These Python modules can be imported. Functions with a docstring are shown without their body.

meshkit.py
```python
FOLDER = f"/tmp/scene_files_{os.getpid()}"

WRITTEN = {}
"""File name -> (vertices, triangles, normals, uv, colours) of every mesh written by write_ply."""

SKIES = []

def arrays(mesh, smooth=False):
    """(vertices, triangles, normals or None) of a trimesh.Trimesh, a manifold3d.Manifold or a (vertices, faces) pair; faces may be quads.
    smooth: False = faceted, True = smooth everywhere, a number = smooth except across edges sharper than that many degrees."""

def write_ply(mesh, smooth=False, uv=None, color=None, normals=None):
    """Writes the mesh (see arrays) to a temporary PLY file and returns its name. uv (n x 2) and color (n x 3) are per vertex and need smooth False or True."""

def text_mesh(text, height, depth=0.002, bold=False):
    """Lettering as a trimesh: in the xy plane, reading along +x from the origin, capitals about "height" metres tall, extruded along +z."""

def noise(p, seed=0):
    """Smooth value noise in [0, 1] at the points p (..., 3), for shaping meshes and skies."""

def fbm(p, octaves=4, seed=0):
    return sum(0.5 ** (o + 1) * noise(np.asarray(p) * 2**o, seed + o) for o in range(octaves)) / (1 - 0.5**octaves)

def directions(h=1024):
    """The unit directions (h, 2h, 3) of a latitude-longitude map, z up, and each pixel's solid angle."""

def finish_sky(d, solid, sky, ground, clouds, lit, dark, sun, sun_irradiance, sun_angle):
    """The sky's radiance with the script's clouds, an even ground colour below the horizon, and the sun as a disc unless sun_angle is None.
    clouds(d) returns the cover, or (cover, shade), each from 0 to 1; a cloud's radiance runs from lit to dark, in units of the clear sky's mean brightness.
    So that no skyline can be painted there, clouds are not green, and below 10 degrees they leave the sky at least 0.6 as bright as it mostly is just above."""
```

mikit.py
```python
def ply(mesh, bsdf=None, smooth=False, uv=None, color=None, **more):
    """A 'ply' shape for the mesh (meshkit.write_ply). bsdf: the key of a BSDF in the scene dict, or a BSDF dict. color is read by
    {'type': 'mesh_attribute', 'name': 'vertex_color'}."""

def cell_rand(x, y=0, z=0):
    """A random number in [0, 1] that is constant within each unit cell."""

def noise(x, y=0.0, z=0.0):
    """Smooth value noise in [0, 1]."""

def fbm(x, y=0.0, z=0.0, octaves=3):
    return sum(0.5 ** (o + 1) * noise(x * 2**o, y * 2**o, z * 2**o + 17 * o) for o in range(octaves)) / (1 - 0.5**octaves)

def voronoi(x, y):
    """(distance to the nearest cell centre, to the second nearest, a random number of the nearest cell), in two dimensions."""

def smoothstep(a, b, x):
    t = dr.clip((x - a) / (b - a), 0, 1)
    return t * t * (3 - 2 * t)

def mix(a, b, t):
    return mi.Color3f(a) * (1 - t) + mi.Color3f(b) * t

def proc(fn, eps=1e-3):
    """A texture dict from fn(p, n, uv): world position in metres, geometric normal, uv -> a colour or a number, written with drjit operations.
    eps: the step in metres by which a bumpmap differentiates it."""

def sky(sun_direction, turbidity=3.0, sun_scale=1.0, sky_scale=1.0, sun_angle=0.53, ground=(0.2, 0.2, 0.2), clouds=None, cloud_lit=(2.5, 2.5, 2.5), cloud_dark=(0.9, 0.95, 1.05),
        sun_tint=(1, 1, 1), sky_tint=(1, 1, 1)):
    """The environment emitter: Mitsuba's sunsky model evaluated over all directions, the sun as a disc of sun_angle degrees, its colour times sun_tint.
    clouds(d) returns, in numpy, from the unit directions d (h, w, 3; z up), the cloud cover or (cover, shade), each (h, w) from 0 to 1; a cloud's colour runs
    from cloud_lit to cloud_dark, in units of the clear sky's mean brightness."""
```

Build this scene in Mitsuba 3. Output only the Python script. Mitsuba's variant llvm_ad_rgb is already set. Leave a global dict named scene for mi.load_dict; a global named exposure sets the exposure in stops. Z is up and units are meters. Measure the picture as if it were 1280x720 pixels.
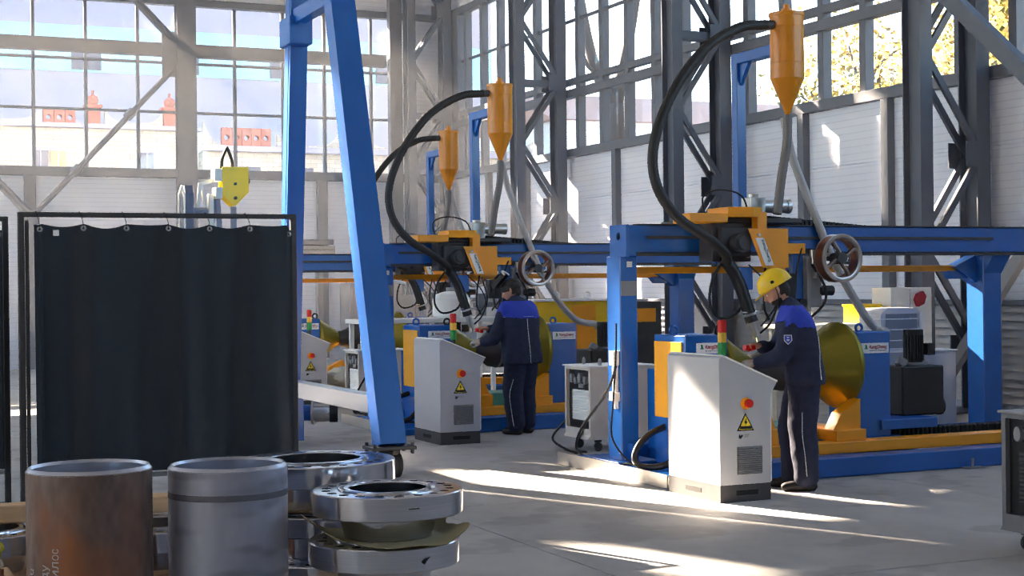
import math, random
import numpy as np, trimesh, manifold3d as m3
import mitsuba as mi, drjit as dr
import mikit, meshkit
from mikit import noise, fbm, smoothstep, mix
from meshkit import text_mesh
from shapely.geometry import Polygon
T = mi.ScalarTransform4f
rnd = random.Random(7); rng = np.random.default_rng(7)
scene, labels = {}, {}

# ------------------------------------------------------------------ camera, sky, sun, exposure
F, YAW, ROLL, CZ = 1900.0, math.radians(24.2), math.radians(0.66), 1.62
fw = np.array([math.sin(YAW), math.cos(YAW), 0.0]); rt = np.array([math.cos(YAW), -math.sin(YAW), 0.0]); up = np.array([0, 0, 1.0])
upr = math.cos(ROLL) * up + math.sin(ROLL) * rt
scene['camera'] = {'type': 'perspective', 'fov_axis': 'x', 'fov': math.degrees(2 * math.atan(640 / F)), 'near_clip': 0.1, 'far_clip': 2000.0,
    'to_world': T().look_at(origin=[0, 0, CZ], target=(np.array([0, 0, CZ]) + fw).tolist(), up=upr.tolist())}
SUN = (-0.36, 1.0, 0.62)
scene['sky'] = mikit.sky(SUN, turbidity=3.0, sun_scale=2.4, sky_scale=1.0, ground=(0.3, 0.3, 0.29), sky_tint=(1.06, 1.0, 0.92), sun_tint=(0.98, 1.0, 1.12))
exposure = 4.95
HAZE = 0.014

# ------------------------------------------------------------------ materials
def L(r, g, b):
    f = lambda c: ((c / 255 + 0.055) / 1.055) ** 2.4 if c > 10 else c / 255 / 12.92
    return [f(r), f(g), f(b)]
def rgb(c): return {'type': 'rgb', 'value': list(c)}
def mat(name, col, rough=0.5, metal=0.0, two=True, **kw):
    b = {'type': 'principled', 'base_color': col if isinstance(col, dict) else rgb(col), 'roughness': rough, 'metallic': metal, **kw}
    scene[name] = {'type': 'twosided', 'bsdf': b} if two else b
def bump(name, scale_tex, **kw):
    b = scene[name]['bsdf']
    scene[name] = {'type': 'twosided', 'bsdf': {'type': 'bumpmap', 'arbitrary': scale_tex, 'scale': 1.0, 'nested': b}}

def f_conc(p, n, uv):
    a = fbm(p.x * 0.5, p.y * 0.5, 0, 4); b = fbm(p.x * 9, p.y * 9, 3, 3)
    s = smoothstep(0.52, 0.7, fbm(p.x * 1.1 + 9, p.y * 0.7, 5, 3))
    c = mix(L(138, 137, 136), L(166, 165, 163), a * 0.8 + b * 0.3)
    c = mix(c, L(176, 175, 172), s * 0.35)
    d = smoothstep(0.60, 0.72, fbm(p.x * 2.3, p.y * 2.3, 11, 4))
    return mix(c, L(104, 103, 102), d * 0.32)
mat('m_concrete', mikit.proc(f_conc), 0.7, specular=0.2)
def f_panel(p, n, uv):
    a = fbm(p.x * 0.7, p.y * 0.7, p.z * 0.7, 3)
    rib = 0.5 + 0.5 * dr.cos(p.z * (2 * math.pi / 0.10))
    c = mix(L(220, 225, 236), L(230, 234, 243), a)
    return mix(c, L(200, 206, 219), smoothstep(0.9, 1.0, rib) * 0.6)
mat('m_panel', mikit.proc(f_panel), 0.45)
def f_rust(p, n, uv):
    a = fbm(p.x * 5, p.y * 5, p.z * 2.0, 4); b = fbm(p.x * 40, p.y * 40, p.z * 14, 3); c2 = fbm(p.x * 9 + 4, p.y * 9, p.z * 2.5, 3)
    c = mix(L(76, 61, 56), L(114, 93, 84), b)
    st = smoothstep(0.61, 0.69, p.x + 0.06 * a) * (1 - smoothstep(0.70, 0.86, p.x + 0.1 * b)) * (1 - smoothstep(0.98, 1.12, p.z + 0.2 * a)) * 0.8 + smoothstep(0.86, 0.92, p.x) * 0.5 * (1 - smoothstep(0.95, 1.0, p.x))
    c = mix(c, L(136, 78, 38), dr.minimum(1, smoothstep(0.50, 0.68, a) * 0.6 + st * smoothstep(0.3, 0.6, a)))
    return mix(c, L(140, 130, 128), smoothstep(0.62, 0.75, c2) * 0.5)
mat('m_rust', mikit.proc(f_rust), 0.55, 0.15)
def f_mill(p, n, uv):
    a = fbm(p.x * 6, p.y * 6, p.z * 3, 4); b = fbm(p.x * 30, p.y * 30, p.z * 8, 3)
    c = mix(L(124, 126, 140), L(158, 160, 174), a * 0.6 + b * 0.4)
    return mix(c, L(80, 80, 88), smoothstep(0.6, 0.75, fbm(p.x * 3, p.y * 3, p.z * 9 + 3, 3)) * 0.5)
mat('m_millscale', mikit.proc(f_mill), 0.5, 0.25)
def f_turn(p, n, uv):
    return mix(L(190, 193, 202), L(212, 214, 222), fbm(p.x * 2, p.y * 2, p.z * 300, 2))
mat('m_machined', mikit.proc(f_turn), 0.12, 1.0)
mat('m_bore', L(190, 196, 210), 0.24, 0.85)
mat('m_spool', L(168, 158, 152), 0.22, 1.0)
mat('m_bar', L(186, 196, 212), 0.28, 0.9)
mat('m_scorch', L(84, 84, 92), 0.6)
def f_curt(p, n, uv):
    w = noise(p.x * 160, p.z * 160, p.y * 20)
    s = fbm(p.x * 3, p.z * 0.8, 0, 3)
    return mix(L(17, 27, 37), L(29, 40, 52), w * 0.5 + s * 0.5)
mat('m_curtain', mikit.proc(f_curt), 0.7, sheen=0.2)
def f_blue(p, n, uv):
    return mix(L(10, 80, 158), L(16, 92, 172), fbm(p.x * 2, p.y * 2, p.z * 2, 3))
mat('m_blue', mikit.proc(f_blue), 0.3, specular=0.6, clearcoat=0.8, clearcoat_gloss=0.85)
def f_brick(p, n, uv):
    u = (p.x + p.y) / 0.52; v = p.z / 0.17
    row = dr.floor(v); uu = u + 0.5 * (row - 2 * dr.floor(row / 2))
    fu = uu - dr.floor(uu); fv = v - row
    m = dr.minimum(smoothstep(0.0, 0.05, fu), smoothstep(0.0, 0.12, fv))
    return mix(L(128, 124, 118), mix(L(160, 152, 140), L(176, 168, 156), mikit.cell_rand(dr.floor(uu), row)), m)
mat('m_palebrick', mikit.proc(f_brick), 0.9)
def f_wood(p, n, uv):
    return mix(L(168, 134, 100), L(196, 164, 128), fbm(p.x * 3, p.y * 40, p.z * 40, 3))
mat('m_wood', mikit.proc(f_wood), 0.7)
def f_cloth(p, n, uv):
    return mix(L(24, 30, 54), L(36, 42, 68), fbm(p.x * 25, p.y * 25, p.z * 25, 3))
mat('m_navy', mikit.proc(f_cloth), 0.85, sheen=0.3)
mat('m_royal', L(38, 58, 168), 0.8, sheen=0.3)
mat('m_steel', L(90, 97, 110), 0.5)
mat('m_frame', L(104, 109, 119), 0.5)
mat('m_orange', L(234, 154, 22), 0.4, clearcoat=0.2)
mat('m_hopper', L(206, 128, 12), 0.35, clearcoat=0.4, clearcoat_gloss=0.8)
mat('m_headpanel', L(236, 166, 34), 0.4, clearcoat=0.2)
mat('m_yellow', L(238, 196, 24), 0.35, clearcoat=0.3)
mat('m_hook', L(250, 214, 50), 0.45)
mat('m_cream', L(226, 224, 206), 0.5)
mat('m_white', L(226, 227, 224), 0.42)
mat('m_cabinet', L(172, 175, 181), 0.42)
mat('m_beige', L(208, 200, 190), 0.4)
mat('m_black', L(18, 18, 20), 0.45)
mat('m_rubber', L(34, 33, 33), 0.6)
mat('m_dark', L(58, 59, 62), 0.5)
mat('m_mid', L(132, 134, 138), 0.45)
mat('m_shelf', L(192, 192, 194), 0.6)
mat('m_greyhose', L(112, 108, 106), 0.5)
mat('m_clearhose', L(176, 174, 172), 0.35)
mat('m_chrome', L(206, 206, 208), 0.18, 1.0)
mat('m_alu', L(196, 194, 190), 0.35, 0.9)
mat('m_copper', L(158, 108, 88), 0.35, 0.85)
mat('m_olive', L(134, 124, 42), 0.32, 0.55)
mat('m_teal', L(70, 140, 124), 0.45)
mat('m_red', L(206, 34, 26), 0.35)
mat('m_amber', L(244, 190, 60), 0.35)
mat('m_green', L(40, 150, 70), 0.35)
mat('m_signyellow', L(236, 206, 40), 0.5)
mat('m_sign', L(226, 228, 232), 0.5)
mat('m_signred', L(150, 34, 50), 0.6)
mat('m_signgreen', L(30, 120, 84), 0.6)
mat('m_skin', L(196, 144, 120), 0.5)
mat('m_hair', L(42, 34, 30), 0.7)
mat('m_glove', L(166, 164, 158), 0.9)
mat('m_piping', L(186, 186, 188), 0.8)
mat('m_boot', L(32, 30, 32), 0.6)
mat('m_chalk', L(168, 160, 156), 0.95)
mat('m_card', L(176, 150, 118), 0.85)
mat('m_oiled', L(150, 140, 108), 0.8)
mat('m_paper', L(235, 232, 226), 0.85)
mat('m_lime', L(188, 182, 40), 0.7)
mat('m_redbrick', L(150, 92, 80), 0.9)
mat('m_facade', L(152, 150, 163), 0.9)
mat('m_ribbon', L(140, 196, 206), 0.4)
mat('m_darkglass', L(74, 76, 92), 0.3)
mat('m_roofing', L(176, 140, 124), 0.9)
mat('m_ground', L(150, 149, 143), 0.95)
mat('m_bark', L(96, 90, 86), 0.95)
mat('m_backwall', L(156, 158, 164), 0.7)
mat('m_wpgrey', L(112, 114, 118), 0.45)
mat('m_ceiling', L(196, 198, 202), 0.8)
scene['m_leaf'] = {'type': 'principledthin', 'base_color': {'type': 'mesh_attribute', 'name': 'vertex_color'}, 'roughness': 0.7, 'diff_trans': 1.1, 'spec_trans': 0.0}
scene['m_glass'] = {'type': 'thindielectric', 'int_ior': 1.5}
scene['m_bin'] = {'type': 'twosided', 'bsdf': {'type': 'principled', 'base_color': rgb(L(206, 206, 206)), 'roughness': 0.3}}

# ------------------------------------------------------------------ mesh helpers
cat = trimesh.util.concatenate
def box(x0, x1, y0, y1, z0, z1):
    b = trimesh.creation.box([x1 - x0, y1 - y0, z1 - z0]); b.apply_translation([(x0 + x1) / 2, (y0 + y1) / 2, (z0 + z1) / 2]); return b
def cbox(x0, x1, y0, y1, z0, z1, r=0.006):
    pts = []
    c = np.array([(x0 + x1) / 2, (y0 + y1) / 2, (z0 + z1) / 2]); h = np.array([x1 - x0, y1 - y0, z1 - z0]) / 2
    r = min(r, h.min() * 0.45)
    for s in np.ndindex(2, 2, 2):
        s = np.array(s) * 2 - 1
        for k in range(3):
            d = h - r; d[k] = h[k]; pts.append(c + s * d)
    return trimesh.convex.convex_hull(np.array(pts))
def frame_to(p0, p1, hint=(0, 0, 1)):
    p0, p1 = np.array(p0, float), np.array(p1, float); z = p1 - p0; l = np.linalg.norm(z); z /= l
    h = np.array(hint, float)
    if abs(h @ z) > 0.99: h = np.array([0, 1.0, 0])
    x = np.cross(h, z); x /= np.linalg.norm(x); y = np.cross(z, x)
    m = np.eye(4); m[:3, 0], m[:3, 1], m[:3, 2], m[:3, 3] = x, y, z, p0
    return m, l
def bar(p0, p1, w, h, hint=(0, 0, 1)):
    m, l = frame_to(p0, p1, hint); b = box(-w / 2, w / 2, -h / 2, h / 2, 0, l); b.apply_transform(m); return b
def cyl(p0, p1, r, n=24):
    m, l = frame_to(p0, p1); c = trimesh.creation.cylinder(r, l, sections=n); c.apply_translation([0, 0, l / 2]); c.apply_transform(m); return c
def lathe(prof, p0=(0, 0, 0), p1=(0, 0, 1), n=40):
    m, _ = frame_to(p0, p1); c = trimesh.creation.revolve(np.array(prof, float), sections=n); c.apply_transform(m); return c
def spline(pts, k=10):
    P = np.array(pts, float); P = np.vstack([2 * P[0] - P[1], P, 2 * P[-1] - P[-2]]); out = []
    for i in range(1, len(P) - 2):
        for t in np.arange(k) / k:
            a, b, c, d = P[i - 1], P[i], P[i + 1], P[i + 2]
            out.append(0.5 * (2 * b + (c - a) * t + (2 * a - 5 * b + 4 * c - d) * t * t + (3 * b - a - 3 * c + d) * t ** 3))
    out.append(P[-2]); return np.array(out)
def tube(pts, r, n=10, k=8, smooth=True, ripple=0.0):
    P = spline(pts, k) if smooth and len(pts) > 2 else np.array(pts, float)
    t = np.gradient(P, axis=0); t /= np.linalg.norm(t, axis=1, keepdims=True)
    u = np.cross(t[0], [0, 0, 1.0] if abs(t[0][2]) < 0.9 else [1.0, 0, 0]); u /= np.linalg.norm(u); rings = []
    ang = np.arange(n) / n * 2 * math.pi
    R = r if np.ndim(r) else [r] * len(P)
    for i in range(len(P)):
        u = u - t[i] * (u @ t[i]); u /= np.linalg.norm(u); v = np.cross(t[i], u)
        rr = R[i] * (1 + ripple * (i % 2))
        rings.append(P[i] + rr * (np.cos(ang)[:, None] * u + np.sin(ang)[:, None] * v))
    V = np.vstack(rings + [P[:1], P[-1:]]); f = []; m = len(P)
    for i in range(m - 1):
        for j in range(n):
            a, b = i * n + j, i * n + (j + 1) % n; f += [[a, b, b + n], [a, b + n, a + n]]
    for j in range(n):
        f += [[m * n, (j + 1) % n, j], [m * n + 1, (m - 1) * n + j, (m - 1) * n + (j + 1) % n]]
    return trimesh.Trimesh(V, f, process=False)
def prism(poly, d0, d1, axis='y'):
    """polygon in (x,z) extruded along y, in (y,z) along x, or in (x,y) along z"""
    p = poly if hasattr(poly, 'exterior') else Polygon(poly)
    m = trimesh.creation.extrude_polygon(p, d1 - d0, engine='earcut')
    if axis == 'z': M = np.eye(4); M[2, 3] = d0
    elif axis == 'y': M = np.array([[1, 0, 0, 0], [0, 0, 1, d0], [0, 1, 0, 0], [0, 0, 0, 1.0]])
    else: M = np.array([[0, 0, 1, d0], [1, 0, 0, 0], [0, 1, 0, 0], [0, 0, 0, 1.0]])
    m.apply_transform(M)
    if m.volume < 0: m.invert()
    return m
def circle(cx, cy, r, n=24): return [(cx + r * math.cos(a), cy + r * math.sin(a)) for a in np.arange(n) / n * 2 * math.pi]
def ring_eye(x, y, z, r=0.04, axis='y', t=0.012):
    a = np.arange(17) / 16 * 2 * math.pi
    if axis == 'y': P = np.stack([x + r * np.cos(a), y + 0 * a, z + r + r * np.sin(a)], 1)
    else: P = np.stack([x + 0 * a, y + r * np.cos(a), z + r + r * np.sin(a)], 1)
    return cat([tube(P, t, 8, smooth=False), cyl((x, y, z - 0.01), (x, y, z + 0.012), t * 1.4, 10)])
def front_text(s, h, x, y, z, depth=0.003, bold=True, width=None):   # faces -Y
    t = text_mesh(s, h, depth, bold)
    if width: t.apply_scale([width / (t.bounds[1][0] - t.bounds[0][0]), 1, 1])
    t.apply_transform(np.array([[1, 0, 0, x], [0, 0, -1, y], [0, 1, 0, z], [0, 0, 0, 1.0]])); return t

def key_for(base):
    if base not in scene and base not in labels: return base
    k = 1
    while f'{base}_{k:03d}' in scene or f'{base}_{k:03d}' in labels: k += 1
    return f'{base}_{k:03d}'
counts = {}
def numbered(base):
    k = counts.get(base, 0); counts[base] = k + 1
    return base if k == 0 else f'{base}_{k:03d}'
def put(base, mesh, m, parent=None, smooth=False, **kw):
    key = numbered((parent + '__' if parent else '') + base)
    scene[key] = mikit.ply(mesh, m, smooth, **kw); return key
def putd(base, d, parent=None):
    key = numbered((parent + '__' if parent else '') + base); scene[key] = d; return key
def thing(base, label, category, group=None):
    key = numbered(base); labels[key] = {'label': label, 'category': category}
    if group: labels[key]['group'] = group
    return key
def tag(key, label, category, group=None, kind=None):
    labels[key] = {'label': label, 'category': category}
    if group: labels[key]['group'] = group
    if kind: labels[key]['kind'] = kind
    return key
def lab(key, label): labels[key] = {'label': label}; return key
def struct(base, mesh=None, m=None, label=None, parent=None, smooth=False):
    key = numbered((parent + '__' if parent else '') + base)
    if mesh is not None: scene[key] = mikit.ply(mesh, m, smooth)
    labels[key] = {'kind': 'structure'}
    if label: labels[key]['label'] = label
    return key

# ------------------------------------------------------------------ the hall
XW, YF, XL, YB, HT = 13.5, 34.0, -12.0, -9.0, 17.5        # right wall, far wall, left wall, back wall, roof
SILL, HEAD = 4.35, 8.0
fl = struct('floor', None, None, 'grey concrete floor with joints and sunlit streaks')
put('screed', box(XL - .3, XW + .3, YB - .3, YF + .3, -0.35, -0.10), 'm_concrete', fl)
xs = [XL - .3, -8, -4, 0, 4.0, 8.0, XW + .3]; ys = [YB - .3, -4, 0, 3.4, 7.0, 10.45, 14.2, 18.2, 22.2, 26.2, 30.2, YF + .3]
g = 0.004
for i in range(len(xs) - 1):
    for j in range(len(ys) - 1):
        put('slab', box(xs[i] + g, xs[i + 1] - g, ys[j] + g, ys[j + 1] - g, -0.10, 0), 'm_concrete', fl)

YC = [9.1, 15.12, 21.1, 27.1, 33.1]                          # column lines along the right wall
# right wall: lower louvred cladding, white panels, girts
wr = struct('wall_right', box(XW + .04, XW + .12, YB, YF, 0, SILL - .05), 'm_panel', 'white ribbed panel wall under the side windows')
struct('panel', box(XW + .04, XW + .12, YB, YF, HEAD, HT), 'm_panel', None, wr)
bays = [(-8.9, -2.9), (-2.9, 3.1), (3.1, 9.1), (9.1, 15.12), (15.12, 21.1), (21.1, 27.1), (27.1, 33.9)]
for y0, y1 in bays:
    for k in range(3):
        z0 = 1.35 + k
        put('panel', box(XW, XW + .05, y0 + .008, y1 - .008, z0 + .004, min(z0 + 1, SILL) - .004), 'm_panel', wr)
for y0, y1 in bays[3:]:
    for k in range(12):
        z = 0.1 + k * 0.104
        put('louvre_slat', prism([(XW - .10, z), (XW - .02, z + .10), (XW - .005, z + .10), (XW - .085, z)], y0 + .01, y1 - .01), 'm_shelf', wr)
put('girt', cbox(XW - .12, XW + .02, YB, YF, SILL - .16, SILL), 'm_frame', wr)
put('girt', cbox(XW - .14, XW + .02, YB, YF, 5.36, 5.52), 'm_frame', wr)
put('girt', cbox(XW - .10, XW + .02, YB, YF, 5.62, 5.74), 'm_frame', wr)
put('girt', cbox(XW - .12, XW + .02, YB, YF, HEAD - .02, HEAD + .14), 'm_frame', wr)
put('skirting_rail', cbox(XW - .13, XW + .01, YB, YF, 1.33, 1.40), 'm_frame', wr)
for yc in [3.1] + YC:
    for d in (2, 4):
        if yc + d < YF: put('stud', cbox(XW - .12, XW + .01, yc + d - .08, yc + d + .08, 1.40, SILL - .16), 'm_frame', wr)

def pane_x(x, y0, y1, z0, z1):
    return trimesh.Trimesh([[x, y0, z0], [x, y1, z0], [x, y1, z1], [x, y0, z1]], [[0, 2, 1], [0, 3, 2]], process=False)
def pane_y(y, x0, x1, z0, z1):
    return trimesh.Trimesh([[x0, y, z0], [x1, y, z0], [x1, y, z1], [x0, y, z1]], [[0, 1, 2], [0, 2, 3]], process=False)
def window(y0, y1):
    w = struct('window_%d' % (len([k for k in labels if k.startswith('window_') and '__' not in k]) + 1))
    n = int(round(y1 - y0)); e = np.linspace(y0, y1, n + 1) + 0.0
    for yy in e[:-1] + 0.5:
        put('mullion', cbox(XW - .10, XW + .06, yy - .07, yy + .07, SILL, HEAD), 'm_frame', w)
    put('transom', cbox(XW - .03, XW + .04, y0, y1, 6.88, 6.93), 'm_frame', w)
    cuts = [y0] + list(e[:-1] + 0.5) + [y1]
    for a, b in zip(cuts[:-1], cuts[1:]):
        for z0, z1 in ((SILL, 5.62), (5.62, 6.9), (6.9, HEAD)):
            put('pane', pane_x(XW + .05, a, b, z0, z1), 'm_glass', w)
for y0, y1 in bays[3:6]: window(y0, y1)
window(27.1, 32.75)
put('post', cbox(XW - .12, XW + .06, 32.70, YF, SILL, HEAD), 'm_frame', wr)

# far wall
wf = struct('wall_far', box(XL, XW + .12, YF + .06, YF + .14, 0, SILL - .05), 'm_panel', 'white panel wall under the big far window')
fpx = [-11.9, -6.0, 0.0, 7.25, 13.4]
for a, b in zip(fpx[:-1], fpx[1:]):
    for k in range(4):
        put('panel', box(a + .008, b - .008, YF, YF + .06, .35 + k + .004, min(1.35 + k, SILL) - .004), 'm_panel', wf)
put('girt', cbox(XL, XW, YF - .12, YF + .05, SILL - .2, SILL), 'm_frame', wf)
put('girt', cbox(XL, XW, YF - .12, YF + .08, HEAD, HEAD + .16), 'm_frame', wf)
put('crane_girt', cbox(XL, 11.95, YF - .40, YF - .16, 6.82, 7.10), 'm_frame', wf)
for x in (3.95, 10.45, -2.5): put('stud', cbox(x - .12, x + .12, YF - .12, YF + .02, 0.05, SILL - .2), 'm_frame', wf)
# upper far wall with slot windows in it (high above the picture)
def slot(*pts):                                            # opening through which the sun reaches these places inside
    return Polygon([(x + SUN[0] * (YF + .1 - yy), z + SUN[2] * (YF + .1 - yy)) for x, yy, z in pts]).convex_hull
slots = [slot((4.97, 11.5, 0), (4.95, 12.5, 0), (5.95, 12.7, 0), (6.15, 10.5, 1.06), (6.41, 8.69, 0), (5.77, 8.79, 0)),
    slot((4.22, 8.52, 0), (4.43, 8.44, 0), (4.88, 7.18, 0), (4.36, 7.35, 0)),
    slot((6.25, 11.87, .1), (6.305, 11.87, .1), (6.305, 11.87, 1.9), (6.25, 11.87, 1.9)), slot((6.40, 11.35, .35), (6.50, 11.35, .35), (6.50, 11.02, 1.25), (6.34, 11.02, 1.25)),
    slot((4.26, 12.40, .4), (4.38, 12.40, .4), (4.38, 13.45, 3.6), (4.26, 13.45, 3.6)),
    slot((10.28, 11.87, .2), (10.46, 11.87, .2), (10.46, 11.87, 1.75), (10.28, 11.87, 1.75)),
    slot((13.4, 18.66, 3.6), (13.4, 18.66, 4.3), (13.4, 18.1, 4.32), (13.4, 17.98, 4.0), (13.4, 17.98, 3.1)),
    slot((13.4, 17.45, 2.7), (13.4, 17.45, 4.3), (13.4, 17.22, 4.3), (13.4, 17.22, 2.6)),
    slot((13.3, 17.0, 4.3), (13.3, 18.0, 4.3), (13.3, 18.0, 4.45), (13.3, 17.0, 4.45)), slot((13.3, 18.85, 4.3), (13.3, 19.4, 4.3), (13.3, 19.4, 4.45), (13.3, 18.85, 4.45)),
    slot((9.8, 14.12, 1.17), (11.0, 14.12, 1.17), (11.0, 14.6, 1.17), (9.8, 14.6, 1.17)),
    slot((7.92, 10.9, .3), (8.22, 10.9, .3), (8.22, 11.3, .65), (7.92, 11.3, .65)),
    slot((7.38, 10.02, 0), (7.5, 10.0, 0), (8.0, 9.5, 0), (7.5, 9.5, 0)),
    slot((9.05, 19.6, .9), (9.3, 19.6, .9), (9.3, 20.0, 1.4), (9.05, 20.0, 1.4)),
    slot((12.4, 15.1, 1.9), (12.8, 15.1, 1.9), (13.2, 15.1, 3.0), (12.9, 15.1, 3.05))]
holes = Polygon([(XL, HEAD + .1), (XW + .12, HEAD + .1), (XW + .12, HT), (XL, HT)])
for q in slots: holes = holes.difference(q)
struct('panel', prism(holes, YF + .06, YF + .14), 'm_panel', None, wf)
def far_window(x0, x1, mull, right_edge=None):
    w = struct('window_%d' % (len([k for k in labels if k.startswith('window_') and '__' not in k]) + 1))
    for x in mull: put('mullion', cbox(x - .035, x + .035, YF - .05, YF + .05, SILL, HEAD), 'm_frame', w)
    for z in (5.62, 6.72): put('transom', cbox(x0, x1, YF - .03, YF + .03, z - .03, z + .03), 'm_frame', w)
    cuts = [x0] + list(mull) + [x1]
    for a, b in zip(cuts[:-1], cuts[1:]):
        for z0, z1 in ((SILL, 5.62), (5.62, 6.72), (6.72, HEAD)):
            put('pane', pane_y(YF, a, b, z0, z1), 'm_glass', w)
far_window(-6.0, 0.0, [-5, -3.9, -2.8, -1.7, -.6])
far_window(0.0, 7.25, [.75, 1.85, 2.95, 4.05, 5.15, 6.27])
far_window(7.25, 12.42, [8.44, 9.56, 10.55, 11.69])
put('post', cbox(12.40, 13.4, YF - .06, YF + .06, SILL, HEAD), 'm_panel', wf)
wl = struct('wall_left', box(XL - .12, XL, 1.5, YF, 0, SILL), 'm_panel'); put('panel', box(XL - .12, XL, YB, -3.5, 0, SILL), 'm_panel', wl)
put('panel', box(XL - .12, XL, YB, YF, HEAD + .5, HT), 'm_panel', wl); put('panel', box(XL - .12, XL, YB, 11.0, SILL, HEAD + .5), 'm_panel', wl)
wb = struct('wall_back', box(XL, XW, YB - .12, YB, 0, HT), 'm_backwall')
struct('ceiling', box(XL - .2, XW + .2, YB - .2, YF + .2, HT, HT + .2), 'm_ceiling')
put('panel', box(XL, -6.0, YF + .06, YF + .14, SILL, HEAD), 'm_panel', wf)

# ------------------------------------------------------------------ laced columns
def h_section(x0, x1, y0, y1, z0, z1):                     # flanges at both y ends, web between
    xm = (x0 + x1) / 2
    return cat([box(x0, x1, y0, y0 + .02, z0, z1), box(x0, x1, y1 - .02, y1, z0, z1), box(xm - .01, xm + .01, y0 + .02, y1 - .02, z0, z1)])
def laced_column(yc, label):
    c = thing('laced_column', label, 'column', 'laced steel columns along the side windows')
    a = put('chord', h_section(12.24, 12.43, yc - .17, yc + .17, 0.02, HT), 'm_steel', c)
    b = put('chord', h_section(13.12, 13.33, yc - .17, yc + .17, 0.02, HT), 'm_steel', c)
    xa, xb = 12.36, 13.2
    zs = [0.8 + 1.215 * k for k in range(12)]
    for k in range(len(zs) - 1):
        p, q = ((xb, zs[k]), (xa, zs[k + 1])) if k % 2 == 0 else ((xa, zs[k]), (xb, zs[k + 1]))
        for s in (-1, 1):
            put('lacing_bar', bar((p[0], yc + s * .13, p[1]), (q[0], yc + s * .13, q[1]), .08, .05, (0, 1, 0)), 'm_steel', c)
        if k % 4 == 0 and k:
            put('tie', cbox(12.4, 13.15, yc - .12, yc + .12, zs[k] - .09 - 0, zs[k] + .04), 'm_steel', c)
    for s in (-1, 1):
        for k in range(0, len(zs), 2):
            put('gusset', box(12.95, 13.2, yc + s * .165 - .008, yc + s * .165 + .008, zs[k] - .16, zs[k] + .16), 'm_steel', c)
    put('base_plate', cbox(12.1, 13.42, yc - .28, yc + .28, 0, .03), 'm_steel', c)
    return c
laced_column(15.12, 'tall grey laced steel column behind the gantry of the worker in the yellow helmet')
laced_column(21.1, 'grey laced steel column behind the black hose arc of the front gantry')
laced_column(27.1, 'grey laced steel column behind the orange hopper above the worker with the welding mask')
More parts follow.
